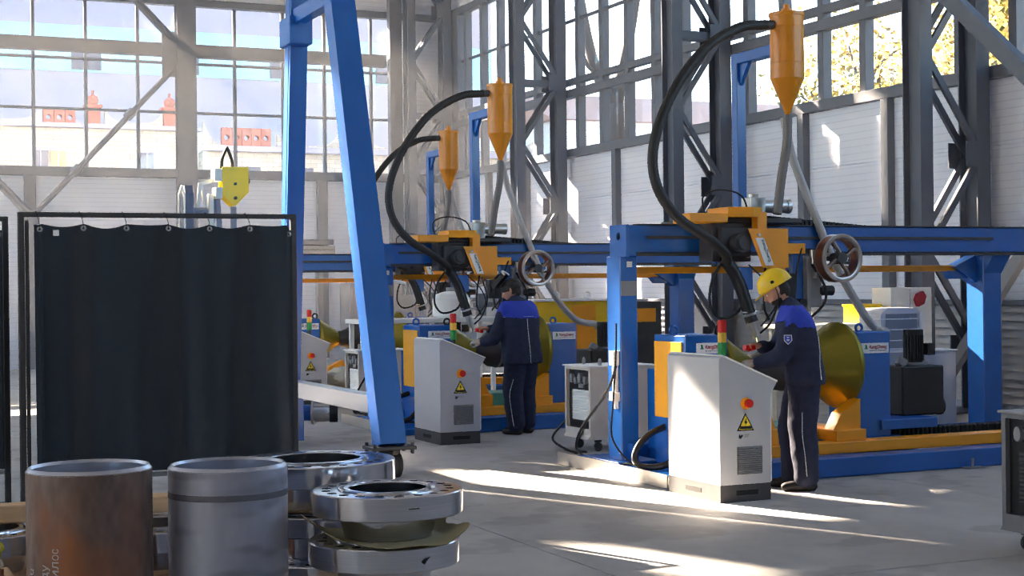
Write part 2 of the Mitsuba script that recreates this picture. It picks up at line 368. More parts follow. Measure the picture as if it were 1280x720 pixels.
laced_column(33.1, 'pale grey laced steel column in the far corner of the hall')
# bracing between the nearest columns, in the plane of the inner chords
br = thing('cross_brace', 'grey steel cross brace running out of the frame beside the front gantry', 'brace')
put('brace_bar', bar((12.36, 14.80, 5.28), (12.36, 9.2, .55), .2, .12, (1, 0, 0)), 'm_steel', br)
put('brace_bar', bar((12.36, 14.78, .34), (12.36, 9.2, 6.6), .14, .1, (1, 0, 0)), 'm_mid', br)
# far wall column with rods
fc = thing('far_column', 'grey steel column with diagonal brace rods in front of the far window', 'column')
put('chord', h_section(7.05, 7.43, YF - .55, YF - .2, 0, HT), 'm_frame', fc)
put('gusset', box(6.72, 7.1, YF - .45, YF - .43, 6.35, 7.35), 'm_frame', fc)
put('flange_plate', box(7.03, 7.45, YF - .57, YF - .55, .02, HT), 'm_frame', fc)
put('brace_rod', cyl((6.95, YF - .4, 6.5), (4.0, YF - .4, 3.3), .06, 12), 'm_frame', fc)
put('sleeve', cyl((6.10, YF - .4, 5.58), (5.95, YF - .4, 5.42), .1, 12), 'm_frame', fc)
put('sleeve', cyl((4.95, YF - .4, 4.33), (4.8, YF - .4, 4.17), .1, 12), 'm_frame', fc)
put('brace_rod', cyl((6.95, YF - .4, 7.2), (5.2, YF - .4, 9.0), .09, 12), 'm_frame', fc)
put('brace_rod', cyl((3.9, YF - .4, 3.3), (1.0, YF - .4, 6.4), .09, 12), 'm_frame', fc)
put('tie_plate', box(3.8, 4.1, YF - .42, YF - .38, 3.1, 3.45), 'm_frame', fc)
put('post', cbox(3.85, 4.05, YF - .45, YF - .30, 0, 3.2), 'm_frame', fc)
bm = tag(put('corner_girder', cbox(12.0, 12.3, YF - .5, YF - .3, 0, 8.6), 'm_frame'), 'pale grey upright beam beside the right edge of the far window', 'beam')

# ------------------------------------------------------------------ welding gantries: parts built once, placed three times
def warning_triangle(x, y, z, s):                          # faces -Y
    o = [(x - s / 2, z), (x + s / 2, z), (x, z + s * .9)]
    c = (x, z + s * .3)
    inn = [(c[0] + (p[0] - c[0]) * .8, c[1] + (p[1] - c[1]) * .8) for p in o]
    bolt = [(x + .06 * s, z + .66 * s), (x - .10 * s, z + .40 * s), (x - .01 * s, z + .40 * s), (x - .05 * s, z + .24 * s), (x + .11 * s, z + .46 * s), (x + .02 * s, z + .46 * s)]
    return prism(o, y - .003, y), prism(inn, y - .005, y - .003), prism(bolt, y - .007, y - .005)

P = []                                                     # (set, path, mesh, material, smooth, label)
def gp(grp, path, mesh, m, smooth=False, label=None):
    for q in (mesh if isinstance(mesh, list) else [mesh]): P.append((grp, path, q, m, smooth, label))
B = 'base'
# base frame
gp(B, 'base_beam', cbox(6.72, 10.95, 10.50, 10.72, .005, .165), 'm_blue', label='blue floor beam along the front')
gp(B, 'base_beam', cbox(6.72, 10.95, 12.30, 12.52, .005, .165), 'm_blue')
for x in (6.9, 8.6, 10.3): gp(B, 'base_crossbeam', cbox(x, x + .2, 10.72, 12.30, .01, .15), 'm_blue')
gp(B, 'base_platform', cbox(6.17, 6.72, 10.58, 12.52, .005, .075), 'm_blue')
gp(B, 'cable_tray', cat([box(6.08, 6.09, 10.56, 12.56, .005, .115), box(6.09, 6.16, 10.56, 12.56, .005, .015), box(6.155, 6.165, 10.56, 12.56, .005, .09)]), 'm_alu', label='pale metal edge channel along the left end of the base')
gp(B, 'guide_rail', cbox(6.9, 10.9, 10.76, 10.96, .165, .262), 'm_orange', label='orange guide rail')
gp(B, 'guide_rail', cbox(6.9, 10.9, 11.60, 11.70, .165, .24), 'm_orange')
gp(B, 'drip_tray', box(7.1, 10.8, 10.98, 11.58, .15, .17), 'm_dark')
lk = [cbox(8.72 + .052 * k, 8.765 + .052 * k, 11.2, 11.32, .17, .30, .01) for k in range(40)]
gp(B, 'cable_chain', cat(lk), 'm_black', label='black plastic cable chain lying along the rail')
gp(B, 'anchor_foot', cat([box(9.0, 9.18, 10.40, 10.50, .003, .015), cyl((9.08, 10.45, .01), (9.08, 10.45, .09), .012, 10)]), 'm_mid')
# posts
gp(B, 'post', cbox(6.30, 6.475, 11.72, 11.97, .09, 1.89, .01), 'm_blue', label='blue square post at the left end')
gp(B, 'post_foot', cat([cbox(6.2, 6.62, 11.6, 12.1, .075, .1), box(6.36, 6.38, 11.62, 11.72, .1, .25)]), 'm_blue')
gp(B, 'post__nameplate', box(6.31, 6.465, 11.712, 11.72, 1.54, 1.67), 'm_mid', label='grey nameplate on the post')
gp(B, 'post__sticker', box(6.37, 6.42, 11.712, 11.72, 1.79, 1.84), 'm_white')
gp(B, 'post__conduit', cat([cbox(6.262, 6.30, 11.76, 11.82, .55, 1.05), cbox(6.24, 6.30, 11.73, 11.84, .62, .70), cbox(6.24, 6.3, 11.74, 11.83, .93, 1.06)]), 'm_white', label='white conduit boxes on the post')
gp(B, 'post', cbox(10.37, 10.60, 11.75, 12.0, .1, 1.89, .01), 'm_blue', label='blue square post at the right end')
gp(B, 'post_foot', cbox(10.3, 10.68, 11.68, 12.08, .15, .17), 'm_blue')
gp(B, 'post_001__gusset', prism([(10.1, 1.78), (10.37, 1.62), (10.37, 1.89), (10.36, 1.89)], 11.85, 12.0), 'm_blue')
gp(B, 'post_001__gusset', prism([(11.62, 1.89), (11.76, 1.70), (11.76, 1.89)], 10.38, 10.6, 'x'), 'm_blue')
# beam
gp(B, 'beam', cbox(6.32, 10.84, 11.60, 11.86, 1.90, 2.155, .008), 'm_blue', label='long blue box beam')
gp(B, 'beam__end_cap', prism(Polygon([(11.58, 1.88), (11.88, 1.88), (11.88, 2.16), (11.58, 2.16)]).difference(Polygon(circle(11.72, 2.06, .035))), 6.29, 6.32, 'x'), 'm_blue')
gp(B, 'beam__hole', cyl((6.305, 11.72, 2.06), (6.321, 11.72, 2.06), .034, 20), 'm_black')
gp(B, 'beam__end_cap', cbox(10.84, 10.87, 11.57, 11.88, 1.90, 2.14), 'm_blue')
gp(B, 'beam__linear_rail', cat([box(6.5, 10.35, 11.575, 11.60, 2.035, 2.06)] + [cyl((6.55 + .12 * k, 11.572, 2.0475), (6.55 + .12 * k, 11.576, 2.0475), .008, 8) for k in range(32)]), 'm_dark', label='dark linear rail')
gp(B, 'beam__gear_rack', cat([box(6.4, 10.8, 11.58, 11.60, 1.885, 1.905)] + [prism([(6.4 + .03 * k, 1.905), (6.42 + .03 * k, 1.905), (6.415 + .03 * k, 1.92), (6.405 + .03 * k, 1.92)], 11.58, 11.60) for k in range(146)]), 'm_dark', label='dark toothed gear rack')
gp(B, 'beam__top_strip', box(6.4, 10.8, 11.58, 11.66, 2.155, 2.165), 'm_dark')
gp(B, 'tray_bar', cbox(6.475, 10.37, 11.90, 11.99, 1.735, 1.795), 'm_orange', label='long orange bar under the beam')
gp(B, 'tray_bar__bracket', prism([(10.12, 1.66), (10.37, 1.66), (10.37, 1.74), (10.05, 1.74)], 11.88, 12.0), 'm_blue')
# headstock
gp(B, 'headstock', cbox(6.51, 6.93, 10.98, 11.50, .10, 1.205, .008), 'm_blue', label='blue headstock box')
gp(B, 'headstock__side_panel', cbox(6.495, 6.51, 11.02, 11.475, .50, 1.15), 'm_headpanel', label='yellow side panel')
gp(B, 'headstock__lifting_eye', ring_eye(6.60, 11.32, 1.205, .036), 'm_blue')
gp(B, 'headstock__lifting_eye', ring_eye(6.87, 11.03, 1.205, .036), 'm_black')
def sign(x0, x1, y, z0, z1):
    w = x1 - x0; h = z1 - z0
    a = box(x0, x1, y - .004, y, z0, z1)
    lx = x0 + .1 * w
    logo = prism([(lx, z0 + .42 * h), (lx + .14 * w, z0 + .42 * h), (lx + .12 * w, z0 + .54 * h), (lx + .10 * w, z0 + .84 * h), (lx + .04 * w, z0 + .84 * h), (lx + .05 * w, z0 + .54 * h)], y - .006, y - .004)
    t = front_text('KangZheng', h * .32, x0 + .29 * w, y - .004, z0 + .46 * h, width=.62 * w)
    t2 = front_text('K A N G  Z H E N G', h * .1, x0 + .30 * w, y - .004, z0 + .2 * h, bold=False, width=.6 * w)
    return a, logo, t, t2
a, b_, c_, d_ = sign(6.62, 6.91, 10.98, 1.05, 1.14)
gp(B, 'headstock__sign', a, 'm_sign'); gp(B, 'headstock__sign_logo', b_, 'm_signgreen'); gp(B, 'headstock__sign_lettering', c_, 'm_signred'); gp(B, 'headstock__sign_line', d_, 'm_dark')
gp(B, 'headstock__cone_chuck', lathe([(0, 0), (.30, 0), (.31, .03), (.115, .33), (.10, .34), (0, .34)], (6.93, 11.22, .905), (7.4, 11.22, .905), 48), 'm_olive', 30, 'olive cone chuck')
gp(B, 'headstock__cabinet', cbox(6.55, 6.9, 11.5, 11.7, .2, .9), 'm_blue')
# tailstock set (slides along the rails)
S = 'tail'
gp(S, 'tailstock', cbox(8.27, 8.64, 11.0, 11.42, .262, 1.195, .008), 'm_blue', label='blue tailstock column with a sign')
a, b_, c_, d_ = sign(8.32, 8.62, 11.0, 1.005, 1.095)
gp(S, 'tailstock__sign', a, 'm_sign'); gp(S, 'tailstock__sign_logo', b_, 'm_signgreen'); gp(S, 'tailstock__sign_lettering', c_, 'm_signred'); gp(S, 'tailstock__sign_line', d_, 'm_dark')
gp(S, 'tailstock__lifting_eye', ring_eye(8.375, 11.1, 1.195, .034), 'm_blue')
gp(S, 'tailstock__cone_chuck', lathe([(0, 0), (.37, 0), (.385, .02), (.385, .05), (.15, .40), (.13, .42), (0, .42)], (8.25, 11.22, .90), (7.7, 11.22, .90), 56), 'm_olive', 30, 'large olive cone chuck')
gp(S, 'tailstock__spindle', cyl((8.24, 11.22, .9), (8.28, 11.22, .9), .16, 24), 'm_dark')
gp(S, 'tailstock__base', cbox(8.2, 8.75, 10.98, 11.56, .165, .262), 'm_blue')
gp(S, 'tailstock__shelf', cbox(8.52, 9.14, 10.97, 11.4, .32, .41), 'm_blue', label='blue shelf carrying the pump unit')
gp(S, 'pump_tank', cbox(8.93, 9.41, 11.20, 11.60, .41, .86, .012), 'm_black', label='black pump tank')
gp(S, 'pump_tank__motor', cat([cyl((9.22, 11.4, .86), (9.22, 11.4, 1.16), .082, 24), cyl((9.22, 11.4, 1.14), (9.22, 11.4, 1.19), .09, 24), cbox(9.34, 9.43, 11.34, 11.42, .95, 1.06)] + [bar((9.22 + .086 * math.cos(t), 11.4 + .086 * math.sin(t), .90), (9.22 + .086 * math.cos(t), 11.4 + .086 * math.sin(t), 1.14), .008, .012) for t in np.arange(20) / 20 * 6.283]), 'm_black', 30, 'black ribbed electric motor')
gp(S, 'pump_tank__flange', cat([cyl((9.22, 11.4, .855), (9.22, 11.4, .885), .13, 24), cyl((9.02, 11.35, .86), (9.06, 11.35, .92), .05, 16)]), 'm_mid')
gp(S, 'pump_tank__hand_wheel', lathe([(.05, 0), (.085, 0), (.085, .03), (.05, .03), (.05, 0)], (9.41, 11.3, .48), (9.47, 11.3, .48), 24), 'm_black')
gp(S, 'saddle', cat([cbox(7.9, 8.22, 10.80, 11.55, .262, .36), prism([(7.92, .36), (8.2, .36), (8.2, .62), (8.0, .50)], 10.86, 11.0)]), 'm_orange', label='orange saddle')
gp(B, 'saddle', cat([cbox(7.0, 7.34, 10.80, 11.55, .262, .40), prism([(7.02, .40), (7.32, .40), (7.24, .60), (7.02, .50)], 10.86, 11.0)]), 'm_orange', label='orange saddle')
gp(B, 'roller_block', cbox(7.42, 7.8, 11.02, 11.5, .17, .40), 'm_teal', label='teal block between the saddles')
# carriage set (slides along the beam)
Q = 'carr'
gp(Q, 'carriage', cat([cbox(7.02, 7.42, 11.36, 11.58, 1.83, 2.17), cbox(7.05, 7.95, 11.34, 12.30, 2.17, 2.215)]), 'm_dark', label='dark carriage on the beam')
gp(Q, 'carriage__plate', cbox(6.72, 7.10, 11.22, 11.52, 2.165, 2.245), 'm_orange', label='orange tray on the carriage')
gp(Q, 'carriage__plate', prism([(7.10, 11.22), (7.32, 11.16), (7.46, 11.24), (7.46, 11.6), (7.10, 11.56)], 2.215, 2.30, 'z'), 'm_orange')
gp(Q, 'carriage__motor', cat([cyl((7.24, 11.36, 1.99), (7.24, 11.20, 1.99), .085, 24), cbox(7.08, 7.38, 11.30, 11.38, 1.87, 2.13), cyl((7.24, 11.20, 1.99), (7.24, 11.17, 1.99), .06, 24)]), 'm_dark', 30, 'dark servo motor')
gp(Q, 'carriage__connector', ([cyl((7.12, 11.36, 2.09), (7.12, 11.33, 2.09), .018, 12), cyl((7.12, 11.36, 1.9), (7.12, 11.33, 1.9), .018, 12), cyl((7.38, 11.36, 1.88), (7.38, 11.33, 1.88), .018, 12)]), 'm_chrome')
gp(Q, 'carriage__bracket', cat([cbox(7.40, 7.50, 11.22, 11.32, 2.1, 2.26), prism([(7.36, 2.115), (7.71, 2.115), (7.71, 1.985), (7.89, 1.985), (7.89, 1.895), (7.71, 1.895), (7.71, 1.77), (7.5, 1.77)], 11.21, 11.25)]), 'm_orange', label='orange bracket plate')
pw = 1.0
gp(Q, 'carriage__sloping_panel', prism([(7.25, 2.11), (7.385, 2.11), (7.53, 1.77), (7.395, 1.77)], 11.13, 11.145), 'm_orange', label='sloping orange panel with a pale sticker')
gp(Q, 'carriage__sloping_sticker', prism([(7.315, 2.03), (7.40, 2.03), (7.50, 1.79), (7.415, 1.79)], 11.124, 11.13), 'm_white')
tx = text_mesh('KangZheng', .028, .002, True); tx.apply_transform(trimesh.transformations.rotation_matrix(-1.178, [0, 0, 1])); tx.apply_transform(np.array([[1, 0, 0, 7.372], [0, 0, -1, 11.124], [0, 1, 0, 2.01], [0, 0, 0, 1.0]]))
gp(Q, 'carriage__sticker_lettering', tx, 'm_dark')
gp(Q, 'carriage__panel_bolt', cyl((7.35, 11.13, 2.055), (7.35, 11.115, 2.055), .015, 12), 'm_chrome')
gp(Q, 'carriage__gearmotor', cat([cyl((7.62, 11.62, 2.335), (7.96, 11.62, 2.335), .06, 20), cyl((7.96, 11.62, 2.335), (8.0, 11.62, 2.335), .068, 20), cbox(7.54, 7.70, 11.54, 11.70, 2.215, 2.41), cyl((7.62, 11.62, 2.2), (7.62, 11.62, 2.44), .05, 16)]), 'm_alu', 30, 'grey gear motor on top')
gp(Q, 'carriage__slide_column', cbox(7.78, 7.90, 11.26, 11.36, 1.35, 2.0), 'm_blue', label='blue vertical slide')
gp(Q, 'carriage__slide_plate', cat([cbox(7.92, 8.07, 11.22, 11.34, 1.42, 1.80), cbox(7.90, 7.94, 11.2, 11.36, 1.38, 1.86), cyl((7.99, 11.22, 1.7), (7.99, 11.17, 1.7), .03, 12)]), 'm_mid', label='grey slide plate')
gp(Q, 'carriage__adjuster', ([cyl((8.05, 11.25, 1.565), (8.20, 11.25, 1.565), .045, 20), cyl((7.82, 11.25, 1.46), (7.82, 11.15, 1.46), .035, 16), cbox(7.6, 7.78, 11.2, 11.32, 1.5, 1.72)]), 'm_black', 30)
gp(Q, 'carriage__cross_slide', cat([cbox(7.44, 7.92, 11.24, 11.33, 1.40, 1.455), cbox(7.46, 7.56, 11.20, 11.30, 1.30, 1.56)]), 'm_mid', label='grey cross slide')
gp(Q, 'carriage__slide_motor', cat([cyl((7.66, 11.26, 1.46), (7.66, 11.26, 1.62), .045, 20), cbox(7.61, 7.71, 11.21, 11.31, 1.60, 1.66), cyl((7.99, 11.24, 1.80), (7.99, 11.24, 1.93), .035, 16)]), 'm_alu', 30, 'grey slide motor')
gp(Q, 'carriage__cable', [tube([(7.30, 11.22, 1.80), (7.46, 11.14, 1.62), (7.52, 11.13, 1.46), (7.46, 11.16, 1.34), (7.40, 11.19, 1.26)], .007, 8), tube([(7.86, 11.22, 1.95), (7.74, 11.13, 1.74), (7.70, 11.12, 1.5), (7.60, 11.14, 1.36)], .008, 8), tube([(7.50, 11.26, 1.77), (7.43, 11.17, 1.6), (7.42, 11.16, 1.42), (7.48, 11.18, 1.32)], .01, 8)], 'm_black', 40)
gp(Q, 'carriage__blue_block', cbox(7.22, 7.36, 11.24, 11.34, 1.58, 1.78), 'm_blue')
gp(Q, 'carriage__wire_loop', ([tube([(7.1, 11.3, 1.84), (6.97, 11.28, 1.67), (6.93, 11.26, 1.46), (7.02, 11.25, 1.34), (7.2, 11.25, 1.38), (7.28, 11.27, 1.5)], .012, 8), tube([(7.95, 11.2, 1.8), (8.05, 11.15, 1.6), (8.06, 11.18, 1.45), (7.9, 11.2, 1.3)], .012, 8), tube([(7.05, 11.5, 2.2), (7.02, 11.5, 2.4), (7.2, 11.5, 2.47), (7.45, 11.55, 2.42), (7.56, 11.6, 2.25)], .008, 8), tube([(7.5, 11.2, 1.75), (7.55, 11.15, 1.5), (7.48, 11.15, 1.3), (7.4, 11.2, 1.2)], .009, 8), tube([(7.7, 11.2, 1.75), (7.62, 11.13, 1.55), (7.66, 11.13, 1.38), (7.74, 11.17, 1.5)], .009, 8)]), 'm_black', 40, 'black cables in loops')
gp(Q, 'torch', cat([tube([(7.10, 11.3, 1.86), (7.2, 11.28, 1.72), (7.26, 11.25, 1.55), (7.33, 11.22, 1.30)], [.055] * 17 + [.055] * 8, 14)]), 'm_black', 40, 'black welding torch stem')
gp(Q, 'torch__clamp', cat([lathe([(.055, 0), (.07, 0), (.07, .02), (.055, .02), (.055, 0)], (7.31, 11.225, 1.38), (7.34, 11.22, 1.28), 20), bar((7.22, 11.2, 1.385), (7.5, 11.2, 1.375), .012, .012)]), 'm_chrome')
gp(Q, 'torch__nozzle', cat([cyl((7.33, 11.22, 1.31), (7.37, 11.21, 1.17), .026, 16), cyl((7.37, 11.21, 1.18), (7.385, 11.205, 1.11), .012, 12), cyl((7.30, 11.22, 1.3), (7.35, 11.21, 1.16), .012, 10)]), 'm_chrome', 30)
gp(Q, 'drag_chain', cat([cbox(7.45 + .05 * k, 7.493 + .05 * k, 11.72, 11.82, 2.158, 2.285 - .0038 * k, .008) for k in range(31)]), 'm_black', label='black drag chain on top of the beam')
# hopper on its bracket
gp(Q, 'hopper_post', cat([cbox(7.80, 7.90, 12.15, 12.25, 2.215, 3.80, .006), cbox(7.80, 7.90, 11.52, 12.25, 3.70, 3.80, .006), prism([(12.15, 3.7), (12.15, 3.5), (12.0, 3.7)], 7.83, 7.87, 'x'), box(7.74, 7.96, 12.1, 12.3, 2.21, 2.23)]), 'm_blue', label='blue angled post holding the hopper')
gp(Q, 'hopper', lathe([(0, 3.13), (.026, 3.13), (.026, 3.16), (.148, 3.46), (.15, 3.462), (.15, 3.60), (.153, 3.602), (.153, 3.608), (.15, 3.61), (.15, 3.92), (.153, 3.922), (.153, 3.928), (.15, 3.93), (.15, 4.02), (.158, 4.022), (.158, 4.05), (0, 4.055)], (7.85, 11.4, 0), (7.85, 11.4, 1), 48), 'm_hopper', 25, 'orange hopper with a conical bottom')
gp(Q, 'hopper__lid_knob', cat([cyl((7.85, 11.4, 4.05), (7.85, 11.4, 4.09), .05, 16), cyl((7.85, 11.4, 4.08), (7.85, 11.4, 4.13), .028, 12)]), 'm_hopper')
gp(Q, 'hopper__bracket_plate', box(7.80, 7.90, 11.5, 11.56, 3.66, 3.86), 'm_black')
gp(Q, 'hopper__hose_stub', cyl((7.72, 11.4, 3.94), (7.62, 11.4, 3.935), .042, 16), 'm_dark')
gp(Q, 'suction_hose', tube([(7.63, 11.4, 3.935), (7.34, 11.38, 3.89), (6.97, 11.33, 3.69), (6.67, 11.3, 3.37), (6.46, 11.28, 3.0), (6.38, 11.26, 2.69), (6.42, 11.22, 2.42), (6.59, 11.18, 2.19), (6.86, 11.15, 2.02), (7.05, 11.2, 1.90), (7.12, 11.28, 1.82)], .043, 14, 14, ripple=.05), 'm_rubber', 40, 'thick black hose arcing down from the hopper')
gp(Q, 'drop_hose', tube([(7.85, 11.4, 3.14), (7.83, 11.39, 2.88), (7.76, 11.38, 2.56), (7.70, 11.36, 2.25)], .04, 14, 12, ripple=.04), 'm_greyhose', 40, 'grey hose under the hopper')
gp(Q, 'return_hose', tube([(7.95, 11.6, 3.14), (8.08, 11.66, 2.78), (8.28, 11.56, 2.18), (8.42, 11.5, 1.81), (8.64, 11.48, 1.45), (8.9, 11.6, 1.24), (9.2, 11.85, 1.17), (9.45, 12.1, 1.15), (9.6, 12.3, 1.1)], .038, 14, 12, ripple=.04), 'm_clearhose', 40, 'pale hose hanging behind the spool')
# wire spool
sx, sy, sz = 8.16, 11.10, 1.85
ax0, ax1 = (sx, sy + .065, sz), (sx, sy - .065, sz)
rimp = [(.172, 0), (.215, 0), (.215, .012), (.19, .02), (.19, .11), (.215, .118), (.215, .13), (.19, .132), (.172, .125), (.172, 0)]
gp(Q, 'wire_spool', lathe(rimp, ax0, ax1, 48), 'm_spool', 30, 'metal wire spool with spokes')
gp(Q, 'wire_spool__wire', lathe([(.185, .014), (.210, .014), (.210, .116), (.185, .116), (.185, .014)], ax0, ax1, 48), 'm_copper', 30, 'copper coloured wire')
gp(Q, 'wire_spool__inner_ring', lathe([(.166, .02), (.1725, .02), (.1725, .10), (.166, .10), (.166, .02)], ax0, ax1, 48), 'm_copper', 30)
gp(Q, 'wire_spool__hub', cat([cyl(ax0, (sx, sy - .07, sz), .05, 20), cyl((sx, sy + .05, sz), (sx, sy + .2, sz), .02, 12), box(7.89, 8.16, 11.24, 11.28, 1.90, 1.94)]), 'm_dark')
for k in range(4):
    t = .5 + k * math.pi / 2
    gp(Q, 'wire_spool__spoke', tube([(sx + r_ * math.cos(t + d_), sy - .035, sz + r_ * math.sin(t + d_)) for r_, d_ in ((.03, -.5), (.08, -.12), (.13, 0), (.178, .0))], .021, 8), 'm_spool', 40)
# cables on the base
gp(B, 'hose_loop', tube([(6.53, 11.35, .42), (6.34, 11.28, .37), (6.19, 11.22, .28), (6.13, 11.18, .18), (6.18, 11.14, .115), (6.32, 11.1, .11), (6.44, 11.1, .15), (6.54, 11.12, .24)], .028, 12), 'm_black', 40, 'thick black hose looped over the base')
gp(Q, 'hanging_tag', prism([(8.40, 1.80), (8.52, 1.80), (8.60, 1.89), (8.50, 1.89)], 11.40, 11.415), 'm_black', label='black tag under the beam')
gp(Q, 'hanging_tag__lettering', prism([(8.41, 1.825), (8.48, 1.825), (8.50, 1.865), (8.44, 1.865)], 11.396, 11.40), 'm_white')
gp(B, 'cable', ([tube([(6.27, 11.74, 1.3), (6.24, 11.7, 1.0), (6.22, 11.72, .6), (6.2, 11.7, .3), (6.3, 11.5, .09), (6.5, 11.3, .085)], .008, 8), tube([(6.28, 11.76, .95), (6.2, 11.8, .7), (6.15, 12.2, .35), (6.3, 12.6, .13), (6.6, 13.0, .04)], .012, 8), tube([(6.25, 11.6, .09), (6.4, 11.2, .1), (6.6, 10.8, .11), (6.7, 10.78, .1)], .012, 8)]), 'm_black', 40)

UNITS = [('base', 0), ('tail', 1), ('carr', 2)]
gantries = []
def gantry(label, dx, dy, tail, carr, skip=()):
    t = thing('welding_gantry', label, 'welding machine')
    off = {'base': (dx, dy, 0), 'tail': (dx + tail, dy, 0), 'carr': (dx + carr, dy, 0)}
    for i, (grp, path, mesh, m, sm, lb) in enumerate(P):
        if path in skip: continue
        if i not in cache: cache[i] = mikit.ply(mesh, m, sm)
        k = putd(path, {**cache[i], 'to_world': T().translate(list(off[grp]))}, t)
        if lb: labels[k] = {'label': lb}
    gantries.append(t)
    return t
cache = {}
D2, D3 = (-.40, 5.2), (-.40, 10.4)
gantry('blue and orange welding gantry whose torch the worker in the yellow helmet tends', 0, 0, 0, 0)
gantry('blue and orange welding gantry tended by the worker with the raised welding mask', *D2, -.12, -.12)
gantry('blue and orange welding gantry seen through the legs of the blue lifting frame', *D3, 0, 1.3)

# work pieces held between the chucks
def workpiece(x, y, n, label):
    w = thing('pipe_fitting', label, 'pipe fitting'); s = n / .47
    put('reducer', lathe([(0, 0), (.10, 0), (.115, .02 * s), (.13, .10 * s), (.20, .2 * s), (.215, .30 * s), (.215, .42 * s), (.20, .44 * s), (.06, .47 * s), (0, .47 * s)], (x, y, .905), (x + 1, y, .905), 40), 'm_dark', w, 30)
    put('weld_ring', lathe([(.213, .30 * s), (.222, .305 * s), (.222, .33 * s), (.213, .335 * s), (.213, .30 * s)], (x, y, .905), (x + 1, y, .905), 40), 'm_mid', w, 30)
workpiece(7.275, 11.22, .54, 'dark steel pipe reducer clamped in front of the worker in the yellow helmet')
workpiece(6.875, 16.42, .42, 'black steel pipe reducer clamped before the worker with the welding mask')
workpiece(6.875, 21.62, .54, 'dark steel pipe reducer clamped in the gantry behind the blue lifting frame')

# ------------------------------------------------------------------ consoles with stack lights
CP = []
def cp(path, mesh, m, smooth=False, label=None):
    for q in (mesh if isinstance(mesh, list) else [mesh]): CP.append((path, q, m, smooth, label))
# local: x 0..0.5 to the operator, y 0..0.76, z up
prof = [(0, .13), (0, 1.075), (.02, 1.09), (.055, 1.085), (.50, .895), (.505, .875), (.455, .80), (.445, .13)]
cp('body', prism(prof, 0, .76), 'm_cabinet', label='pale grey steel cabinet with sloping desk')
cp('desk_lid', bar((.03, .38, 1.098), (.51, .38, .893), .78, .012, (0, 0, 1)), 'm_white')
cp('plinth', cat([box(0, .445, .0, .76, 0.0, .13)]), 'm_dark', label='dark plinth with fork slots')
cp('plinth__slot', box(.14, .33, -.003, .01, .05, .085), 'm_black')
cp('plinth__slot', box(-.003, .01, .27, .50, .05, .085), 'm_black')
cp('emergency_stop', cat([cyl((.245, 0, .735), (.245, -.035, .735), .032, 24)]), 'm_red', 30, 'red emergency stop button')
cp('emergency_stop__ring', cyl((.228, 0, .735), (.228, -.008, .735), .045, 24), 'm_orange')
a, b_, c_ = warning_triangle(.225, 0, .53, .15)
cp('warning_sign', a, 'm_black'); cp('warning_sign__field', b_, 'm_signyellow', label='yellow high voltage triangle'); cp('warning_sign__bolt', c_, 'm_black')
cp('warning_sign__caption', box(.175, .275, -.007, -.004, .543, .565), 'm_black')
cp('maker_mark', cat([prism([(.165, .48), (.18, .47), (.195, .485), (.205, .50), (.19, .50), (.18, .495), (.17, .505)], -.003, 0)]), 'm_black')
cp('maker_caption', ([box(.215, .26, -.003, 0, .497, .502), box(.215, .25, -.003, 0, .483, .487)]), 'm_mid')
cp('vent_grille', cat([box(.15, .37, -.004, 0, .205, .41)]), 'm_dark')
cp('vent_grille__louvre', ([prism([(-.004, z), (-.016, z + .004), (-.004, z + .012)], .155, .365, 'x') for z in np.arange(.21, .40, .0155)]), 'm_mid')
cp('door_edge', box(.448, .456, .0, .012, .14, .80), 'm_white')
cp('button', ([cyl((.2 + .08 * i, .2 + .1 * j, 1.028 - .034 * i), (.2 + .08 * i, .2 + .1 * j, 1.045 - .034 * i), .016, 12) for i in range(3) for j in range(4)]), 'm_dark')
cp('stack_light', cyl((.38, .56, .93), (.38, .56, 1.07), .022, 16), 'm_dark')
cp('stack_light__green_lamp', cyl((.38, .56, 1.07), (.38, .56, 1.17), .035, 20), 'm_green', 30)
cp('stack_light__amber_lamp', cyl((.38, .56, 1.173), (.38, .56, 1.25), .035, 20), 'm_amber', 30)
cp('stack_light__red_lamp', cat([cyl((.38, .56, 1.253), (.38, .56, 1.34), .035, 20), cyl((.38, .56, 1.34), (.38, .56, 1.35), .03, 20)]), 'm_red', 30)
cc = {}
def console(label, x, y):
    t = thing('control_console', label, 'control console')
    for i, (path, mesh, m, sm, lb) in enumerate(CP):
        if i not in cc: cc[i] = mikit.ply(mesh, m, sm)
        k = putd(path, {**cc[i], 'to_world': T().translate([x, y, 0])}, t)
        if lb: labels[k] = {'label': lb}
console('pale grey control console at which the worker in the yellow helmet stands', 6.03, 9.68)
console('pale grey control console beside the worker with the raised welding mask', 5.76, 14.66)
console('pale grey control console half hidden behind the welding curtain frame', 5.70, 19.85)

# ------------------------------------------------------------------ welding power sources
WP = []
def wp(path, mesh, m, smooth=False, label=None):
    for q in (mesh if isinstance(mesh, list) else [mesh]): WP.append((path, q, m, smooth, label))
